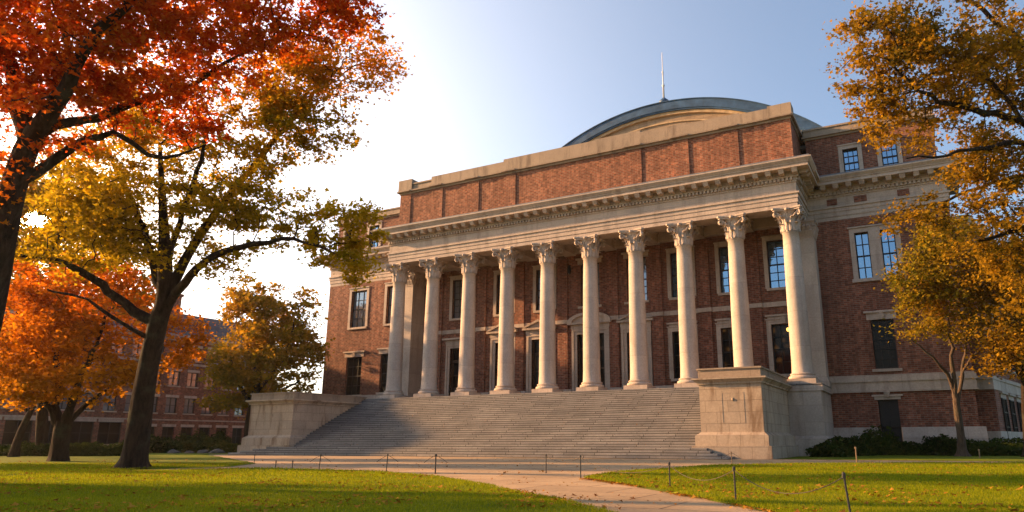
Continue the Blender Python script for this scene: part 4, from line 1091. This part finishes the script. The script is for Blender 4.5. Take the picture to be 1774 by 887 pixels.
# small pale trunked tree before the right wing
d7 = 43.5; b7 = np.array([*at(1668, 788, d7)[:2], 0.])
tree('young_tree', 'small tree with a pale forked trunk and green gold crown before the right wing', 'trees beside the right wing', b7,
     [(b7, .40), (at(1667, 780, d7), .27), (at(1664, 750, d7), .22), (at(1659, 715, d7), .21), (at(1656, 692, d7), .19)],
     [L(d7, (1657, 700, .14), (1648, 660, .12), (1632, 636, .09, -.3), (1605, 610, .06, -.5), (1575, 585, .03, -.7)), L(d7, (1656, 695, .15), (1651, 640, .12), (1647, 590, .09), (1640, 530, .05), (1635, 470, .03)),
      L(d7, (1658, 702, .14), (1667, 650, .11, .3), (1672, 600, .08, .5), (1685, 540, .05, .6)), L(d7, (1667, 650, .08), (1690, 610, .06), (1720, 580, .03))],
     [E(1640, 480, d7, 85, 2.6, 75, 1.0), E(1595, 545, d7, 52, 1.8, 42, .9), E(1690, 545, d7, 70, 2.2, 55, .9), E(1600, 480, d7, 55, 1.8, 50, .8), E(1650, 410, d7, 60, 2, 40, .8), E(1565, 570, d7-.5, 30, 1, 22, .6)],
     330, 15000, .17, 'leaf_green', 'bark2', seed=51, shape=LEAF4, spread=.4)
d8 = 41.5; b8 = np.array([*at(1790, 797, d8)[:2], 0.])
tree('beech_tree', 'dense gold crowned tree at the right edge hanging over the hedge', 'trees beside the right wing', b8,
     [(b8, .5), (at(1786, 770, d8), .36), (at(1780, 700, d8), .3), (at(1775, 620, d8), .2), (at(1770, 520, d8), .1)],
     [L(d8, (1778, 670, .15), (1750, 620, .1), (1715, 590, .05)), L(d8, (1776, 640, .15), (1800, 580, .1), (1830, 530, .05))],
     [E(1745, 560, d8, 75, 2.4, 65, 1), E(1770, 470, d8, 85, 2.4, 80, 1), E(1720, 620, d8, 45, 1.6, 32, .7), E(1790, 610, d8, 60, 2, 50, .9), E(1710, 460, d8, 60, 2, 60, .8)], 280, 15000, .18, 'leaf_bronze', seed=57, shape=LEAF4, spread=.45)

b9 = np.array([*at(72, 786, 50)[:2], 0.]); d9 = depth_of(b9)
tree('maple_tree', 'tall golden maple rising behind the orange maple at the left edge', 'maples on the left lawn', b9,
     [(b9, .5), (at(72, 770, d9), .4), (at(74, 700, d9), .34), (at(78, 620, d9), .28), (at(84, 530, d9), .2), (at(90, 440, d9), .12), (at(92, 370, d9), .06)],
     [L(d9, (76, 640, .2), (120, 570, .14), (165, 500, .09), (200, 440, .05)), L(d9, (78, 610, .2), (40, 550, .14), (5, 490, .08), (-20, 430, .05)), L(d9, (82, 560, .15), (110, 480, .1), (125, 410, .06))],
     [E(90, 430, d9, 120, 4, 75, 1.0), E(110, 345, d9, 105, 3.4, 62, 1.3), E(30, 360, d9, 60, 3, 60, 1.0), E(190, 450, d9, 75, 3, 65, 1.0), E(0, 450, d9, 80, 3.4, 70, .9), E(110, 520, d9, 150, 4, 40, .8), E(260, 480, d9, 50, 2.4, 45, .8)], 380, 30000, .23, 'leaf_amber', seed=77, shape=LEAF4, spread=.5)
# unseen trees added outside the picture only to cast shade on the lawns
for (x, y, h_, sd_, lab) in ((4.5, -49.5, 11, 71, 'broad unseen maple outside the picture at left, added to shade the near lawn'), (-7.5, -40.5, 10, 72, 'unseen maple outside the picture at left, added to shade the farther lawn'), (14, -49.5, 8, 73, 'small unseen maple nearest the camera at left, added to shade the lawn')):
    b = np.array([x, y, 0.]); P_ = lambda dx, dy, z: b+np.array([dx, dy, z])
    tree('maple_tree', lab, 'maples on the left lawn', b, [(b, .5), (P_(0, 0, .5), .36), (P_(.1, .1, 2.5), .3), (P_(.2, 0, 4.5), .22), (P_(.1, .2, 7), .12)],
         [[(P_(.1, .1, 2.6), .16), (P_(1.5, .5, 4.2), .1), (P_(3, 1, 5.4), .05)], [(P_(.1, .1, 3), .16), (P_(-1.4, -.6, 4.5), .1), (P_(-2.6, -1.2, 6), .05)]],
         [(P_(0, 0, h_*.68), (4.3, 4.3, h_*.34), 1.2), (P_(1.5, 1.5, h_*.5), (2.5, 2.2, 1.4), .7), (P_(-1.5, -1.2, h_*.5), (2.4, 2.2, 1.4), .7)], 170, 11000, .21, 'leaf_orange', seed=sd_, shape=LEAF4, spread=.42)
# ================================================================== SHRUBS, HEDGES, ROCKS
def shrub(name, label, cat, group, c, rx, ry, h, mat, n=1500, size=.12, seed=0, box=False):
    rg = np.random.default_rng(seed+100)
    o_ = np.array([c[0], c[1], 0.0])
    if box:
        P = np.column_stack([rg.uniform(-rx, rx, n), rg.uniform(-ry, ry, n), rg.random(n)**.6*h])
        face = rg.integers(0, 4, n); sgn = rg.choice([-1, 1], n)
        P[face == 0, 1] = -ry; P[face == 1, 0] = (sgn*rx)[face == 1]; P[face == 2, 2] = h; P[face == 3, 1] = ry
        P += rg.normal(0, .07, P.shape); P[:, 2] += .08*np.sin(P[:, 0]*1.7+seed)+.05*np.sin(P[:, 0]*4.1)
        core = MB().box(-rx*.95, rx*.95, -ry*.85, ry*.85, 0, h*.9)
        cv, cf = np.array(core.v), np.array(core.f)
    else:
        v = rg.normal(0, 1, (n, 3)); v[:, 2] = np.abs(v[:, 2]); v /= np.linalg.norm(v, axis=1)[:, None]
        k = np.array([1+.38*mnoise.noise(Vector(p*2.1+seed*3.7)) for p in v])*(.72+.3*rg.random(n))
        P = v*k[:, None]*np.array([rx, ry, h]); P[:, 2] = np.maximum(P[:, 2], .04)
        core = MB().lathe([(1, 0), (.95, .35), (.75, .7), (.4, .92), (.02, 1)], 10)
        cv, cf = np.array(core.v)*np.array([rx*.66, ry*.66, h*.70]), np.array([f for f in core.f if len(f) == 4])
    V, F = leaf_geo(P, size, LEAF4, .3)
    me = np_mesh(name, np.concatenate([cv, V]), [cf, F+len(cv)])
    o = link(name, me, M[mat]); o.location = tuple(o_)
    return tag(o, label, cat, group)
def gp(px, d): return at(px, 780, d)
SH = [(1440, 43, 1.3, .9, 'dark shrub beside the right pedestal corner', 5), (1470, 46.5, 1.5, 1.35, 'spreading evergreen shrub left of the basement door', 6), (1520, 47.5, 1.6, 1.75, 'tallest dark evergreen shrub in front of the basement door', 7),
      (1575, 47.0, 1.5, .85, 'low dark shrub right of the basement door', 8), (1630, 46.5, 1.3, 1.3, 'bushy dark shrub left of the pale forked trunk', 9), (1663, 47.5, 1.1, 1.15, 'dark shrub half hidden behind the pale forked trunk', 10)]
for px, d, r, h, lab, sd in SH: shrub('shrub', lab, 'shrub', 'dark shrubs along the right wing', gp(px, d), r, r*.8, h, 'leaf_shrub', 2600, .15, sd)
shrub('hedge', 'long dark clipped hedge at the right edge beyond the pale trunk', 'hedge', None, gp(1765, 45), 4.2, .7, .95, 'leaf_shrub', 3500, .14, 2, True).rotation_euler.z = CYAW*.5
shrub('hedge', 'long low dark hedge at the left edge under the orange maple', 'hedge', 'dark hedges before the left building', gp(78, 50), 5.6, .7, .75, 'leaf_shrub', 5200, .15, 3, True).rotation_euler.z = CYAW
bpy.context.view_layer.update()
SL = [(232, 62, 1.3, 1.3, 'leaf_shrub', 'dark round shrub just left of the big maple trunk'), (262, 62, 1.2, 1.5, 'leaf_shrub', 'dark shrub just right of the big maple trunk'), (286, 63, 1.4, 1.25, 'leaf_shrub', 'wide dark shrub under the ground floor windows right of the big maple'),
      (315, 66, 1.3, 1.6, 'leaf_box', 'taller green shrub with rocks at its foot'), (343, 70, 1.2, 1.9, 'leaf_shrub', 'tall dark shrub reaching to the sills of the left building'), (365, 66, 1.3, 1.2, 'leaf_box', 'clipped green bush between two taller shrubs'),
      (388, 64, 1.3, .9, 'leaf_box', 'low mounded green bush near the left pedestal'), (408, 63, 1.0, .8, 'leaf_box', 'smallest round bush next to the left pedestal'), (378, 74, 1.3, 2.0, 'leaf_shrub', 'dark upright shrub close to the wall behind the mounded bushes')]
for i, (px, d, r, h, mt, lab) in enumerate(SL): shrub('shrub', lab, 'shrub', 'shrubs before the left building', gp(px, d), r, r*.8, h, mt, 1600, .19, 20+i)
def rock(px, d, s, lab, sd):
    bm = bmesh.new(); bmesh.ops.create_icosphere(bm, subdivisions=3, radius=1)
    for v in bm.verts:
        k = 1+.35*mnoise.noise(Vector(v.co)*1.4+Vector((sd, 0, 0))); v.co = Vector((v.co.x*s*1.5*k, v.co.y*s*k, max(-.1, v.co.z*s*.7*k)))
    me = bpy.data.meshes.new('boulder'); bm.to_mesh(me); bm.free(); o = link('boulder', me, M['rock'], None); p = gp(px, d); o.location = (p[0], p[1], .05)
    tag(o, lab, 'boulder', 'boulders in the left shrub bed')
rock(300, 60, .42, 'pale grey boulder at the foot of the wide dark shrub', 1); rock(328, 60, .34, 'small flat boulder below the taller green shrub', 2); rock(352, 61, .4, 'rounded boulder between the clipped bush and the lawn', 3); rock(376, 59, .5, 'largest boulder in front of the low mounded bush', 4); rock(190, 58, .4, 'lone pale rock beside the hedge left of the big trunk', 5)

# ================================================================== OLD BRICK BUILDING AT LEFT
BX = -34.0
hall = thing('brick_building', (BX-6, -2, 0), 'four storey red brick building with stone sills behind the left trees', 'building')
Th = lambda u, v, w: (BX-w, u, v)
Y0, Y1 = -21.6, 16.0
cols = [1.0+2.33*k-.0 for k in range(-10, 7)]
wins = []
for k, y in enumerate(cols):
    if y < Y0+.5 or y+1.35 > Y1-.4: continue
    wins += [(y, y+1.35, 4.2, 5.95, 1), (y, y+1.35, 7.3, 8.97, 2), (y, y+1.35, 10.35, 11.9, 3)]
    if y > -2: wins.append((y, y+1.45, .65, 2.65, 0))
y = Y0+1.0
while y < -3.5:
    wins.append((y, y+2.4, .75, 3.05, 0)); y += 2.9
m = MB(); wall_with_holes(m, Y0, Y1, .6, 12.5, [w[:4] for w in wins], Th, .3)
m.box(BX-14, BX, Y1-.3, Y1, .6, 12.5); m.box(BX-14, BX, Y0, Y0+.3, .6, 12.5); m.box(BX-14.3, BX-14, Y0, Y1, .6, 12.5)
m.build('wall', M['brick2'], hall)
m = MB()
m.box(BX-14.4, BX+.12, Y0-.1, Y1+.1, 0, .6); m.box(BX-.3, BX+.14, Y0, Y1, 9.75, 10.0); m.box(BX-.3, BX+.08, Y0, Y1, 3.35, 3.5)
m.build('stone_band', M['stone'], hall)
m = MB(); m.box(BX-14.4, BX+.15, Y0-.1, Y1+.1, 12.5, 12.7); m.box(BX-14.5, BX+.5, Y0-.2, Y1+.2, 12.95, 13.2)
y = Y0
while y < Y1: m.box(BX-.2, BX+.4, y, y+.25, 12.7, 12.948); y += .6
m.build('cornice', M['stone'], hall)
m = MB(); m.frustum((BX-14.2, BX+.1, Y0, Y1, 13.2), (BX-11.5, BX-2.5, Y0+2.5, Y1-2.5, 16.2))
rf = m.build('roof', M['slate'], hall)
for y in (-14, -2, 3.2):
    m = MB(); m.box(BX-2.6, BX-.5, y, y+1.8, 13.4, 15.2); m.extrude_xz([(BX-2.7, 15.2), (BX-.4, 15.2), (BX-.4, 15.35), (BX-2.7, 15.35)], y-.1, y+1.9); m.build('dormer', M['brick2'], rf)
m = MB(); m.box(BX-4, BX-2.2, 1.0, 2.8, 15, 18.2); m.box(BX-4.15, BX-2.05, .85, 2.95, 18.2, 18.5); m.build('chimney', M['brick2'], rf)
for a, b, z0, z1, fl in wins:
    vis = a > -22
    f = MB(); w = .2; fw = .07
    tbox(f, Th, a, a+fw, z0, z1, w-.05, w+.02); tbox(f, Th, b-fw, b, z0, z1, w-.05, w+.02); tbox(f, Th, a+fw, b-fw, z0, z0+fw, w-.05, w+.02); tbox(f, Th, a+fw, b-fw, z1-fw, z1, w-.05, w+.02)
    tbox(f, Th, (a+b)/2-.05, (a+b)/2+.05, z0+fw, z1-fw, w-.04, w+.01); tbox(f, Th, a+fw, b-fw, (z0+z1)/2-.035, (z0+z1)/2+.035, w-.045, w+.005)
    fo = f.build('window', M['frame'], hall, fix=False)
    p = MB(); p.add([Th(a+.03, z0+.03, w+.015), Th(b-.03, z0+.03, w+.015), Th(b-.03, z1-.03, w+.015), Th(a+.03, z1-.03, w+.015)], [(0, 1, 2, 3)])
    p.build('pane', M['glass_mid' if fl else 'glass_dark'], fo, fix=False)
    if vis:
        s = MB(); tbox(s, Th, a-.12, b+.12, z0-.14, z0, -.12, .15); s.build('sill', M['stone'], fo)
        s = MB(); tbox(s, Th, a-.15, b+.15, z1, z1+.3, -.04, .1); s.build('lintel', M['stone'], fo)

# ================================================================== POSTS AND ROPES
def post(px, py, hh, label, mat='iron', lean=0, tails=True, r=.017):
    b = ground(px, py); t = thing('rope_post', b, label, 'post', 'rope barrier posts round the lawns')
    m = MB(); top = b+np.array([lean, 0, hh]); m.tube([b-np.array([0, 0, .1]), top], [r, r*.85], 8); s = m.build('shaft', M[mat], t)
    m = MB(); m.tube([top-np.array([0, 0, .05])+np.array([lean*.02, 0, 0]), top+np.array([0, 0, .005]), top+np.array([0, 0, .03])], [r*1.5, r*1.6, r*.8], 8); m.build('cap', M[mat], t)
    if tails:
        for sgn in (-1, 1):
            m = MB(); q = [top-np.array([0, 0, .03])+sgn*np.array([R0[0], R0[1], 0])*(.38*s_)+np.array([0, 0, -.22*s_**1.3]) for s_ in np.linspace(0, 1, 6)]
            m.tube(q, [.008]*6, 5); m.build('rope_tail', M['rope'], t)
    return top
T1 = post(946, 820, .58, 'thin dark post on the paving in front of the centre of the stairs', tails=False)
T2 = post(1006, 828, .60, 'dark post at the tip of the right lawn', tails=False)
T3 = post(1161, 849, .55, 'dark post on the edge of the right lawn where its edge meets the path', tails=False)
T4 = post(1275, 871, .57, 'slim dark post standing in the right lawn below the stone pedestal', tails=False)
T5 = post(1476, 900, .58, 'nearest dark post standing in the right lawn', lean=-.05, tails=False)
post(552, 816, .56, 'grey post with rope ends beside the left pedestal steps', lean=.05)
post(669, 818, .58, 'middle grey post of three with rope ends before the left end of the stairs', lean=.03)
post(754, 821, .60, 'grey post with rope ends where the left lawn starts to narrow', r=.024)
post(440, 804, .42, 'short post by the left pedestal corner', tails=False); post(477, 813, .3, 'short thin stake on the grass edge below the left pedestal', tails=False, r=.018); post(506, 813, .3, 'short stake next to the paving right of another short stake', tails=False, r=.018)
T6 = post(1485, 805, .72, 'pale wooden post on the far edge of the right lawn', 'woodpost', 0, False, .032)
post(1698, 795, .5, 'short pale post in the grass beyond the path at right', 'woodpost', 0, False, .035)
post(1268, 803, .5, 'small pale post in front of the right pedestal', 'woodpost', 0, True, .025)
def rope(a, b, sag, label):
    n = 16; pts = []
    for k in range(n+1):
        t = k/n; p = a*(1-t)+b*t; p = p-np.array([0, 0, .03+sag*4*t*(1-t)]); pts.append(p)
    c = (a+b)/2; t = MB(); t.tube(pts, [.0065]*(n+1), 6)
    o = t.build('rope', M['rope']); tag(o, label, 'rope', 'barrier ropes between the lawn posts')
rope(T1, T2, .16, 'short sagging rope between two posts on the paving before the stairs')
rope(T2, T3, .28, 'long sagging rope along the tip of the right lawn')
rope(T3, T4, .24, 'rope sagging between two dark posts on the right lawn')
rope(T4, T5, .30, 'rope drooping towards the nearest dark post')

# ================================================================== SKY AND SUN
SUN_AZ, SUN_EL = math.radians(103), math.radians(17)     # azimuth to the left of +Y
sd = np.array([-math.sin(SUN_AZ)*math.cos(SUN_EL), math.cos(SUN_AZ)*math.cos(SUN_EL), math.sin(SUN_EL)])
sl = bpy.data.lights.new('sun', 'SUN'); sl.energy = 5.0; sl.angle = math.radians(1.4); sl.color = (1, .55, .24)
so = bpy.data.objects.new('sun', sl); COL.objects.link(so); so.location = (-60, 0, 60)
so.rotation_euler = Vector(-sd).to_track_quat('-Z', 'Y').to_euler()
W = bpy.data.worlds.new('World'); SC.world = W; W.use_nodes = True
nt = W.node_tree; nt.nodes.clear()
def wn(t, **kw):
    n_ = nt.nodes.new(t)
    for k, v in kw.items(): setattr(n_, k, v)
    return n_
sky = wn('ShaderNodeTexSky', sky_type='NISHITA'); sky.sun_disc = False; sky.sun_elevation = SUN_EL; sky.sun_rotation = -SUN_AZ
sky.air_density = 1.0; sky.dust_density = 2.2; sky.ozone_density = 2.5
bg = wn('ShaderNodeBackground'); bg.inputs[1].default_value = .085
nt.links.new(sky.outputs[0], bg.inputs[0])
# warm glow of the low sun burning through thin haze, a property of the sky direction
GD = ray(62, 381); GD = GD/np.linalg.norm(GD)
geo = wn('ShaderNodeTexCoord')
def vm(op, a, b):
    n_ = wn('ShaderNodeVectorMath', operation=op); nt.links.new(a, n_.inputs[0]); n_.inputs[1].default_value = tuple(b); return n_
nrm = wn('ShaderNodeVectorMath', operation='NORMALIZE'); nt.links.new(geo.outputs['Generated'], nrm.inputs[0])
dt = vm('DOT_PRODUCT', nrm.outputs[0], GD).outputs['Value']
def wm(op, a, b, clamp=False):
    n_ = wn('ShaderNodeMath', operation=op, use_clamp=clamp)
    for i, v in enumerate((a, b)):
        if isinstance(v, bpy.types.NodeSocket): nt.links.new(v, n_.inputs[i])
        else: n_.inputs[i].default_value = v
    return n_.outputs[0]
pos_ = wm('MAXIMUM', dt, 0.0)
def lobe(power, col, st):
    b_ = wn('ShaderNodeBackground'); b_.inputs[0].default_value = (*col, 1); nt.links.new(wm('MULTIPLY', wm('POWER', pos_, power), st), b_.inputs[1]); return b_
disc = wn('ShaderNodeBackground'); disc.inputs[0].default_value = (1, .8, .5, 1)
nt.links.new(wm('MULTIPLY', wm('GREATER_THAN', dt, math.cos(math.radians(1.0))), 30.0), disc.inputs[1])
def addsh(a, b):
    n_ = wn('ShaderNodeAddShader'); nt.links.new(a.outputs[0], n_.inputs[0]); nt.links.new(b.outputs[0], n_.inputs[1]); return n_
tot = addsh(addsh(addsh(bg, lobe(5, (1, .88, .78), .33)), lobe(18, (1, .70, .36), .45)), addsh(addsh(lobe(220, (1, .62, .22), 1.6), disc), lobe(0, (.86, .92, 1), .035)))
out = wn('ShaderNodeOutputWorld'); nt.links.new(tot.outputs[0], out.inputs[0])

# thin warm evening haze round the whole place
if HAZE > 0:
    hm = MB().box(-905, 905, -905, 905, -1.0, 44)
    t = NT('evening_haze'); v = t.n('ShaderNodeVolumePrincipled', ins={'Density': HAZE, 'Anisotropy': .55, 'Color': (1, .9, .78, 1)})
    o_ = t.n('ShaderNodeOutputMaterial'); t.t.links.new(v.outputs[0], o_.inputs['Volume'])
    ho = hm.build('haze', t.m, None, kind='stuff'); ho['label'] = 'thin warm evening haze in the air over the lawns'; ho['category'] = 'haze'
SC.view_settings.view_transform = 'Standard'; SC.view_settings.look = 'None'; SC.view_settings.exposure = 1.5; SC.view_settings.gamma = 1.0
SC.render.engine = 'CYCLES'
SC.cycles.use_denoising = True
SC.cycles.max_bounces = 6; SC.cycles.diffuse_bounces = 3; SC.cycles.glossy_bounces = 3; SC.cycles.transparent_max_bounces = 4
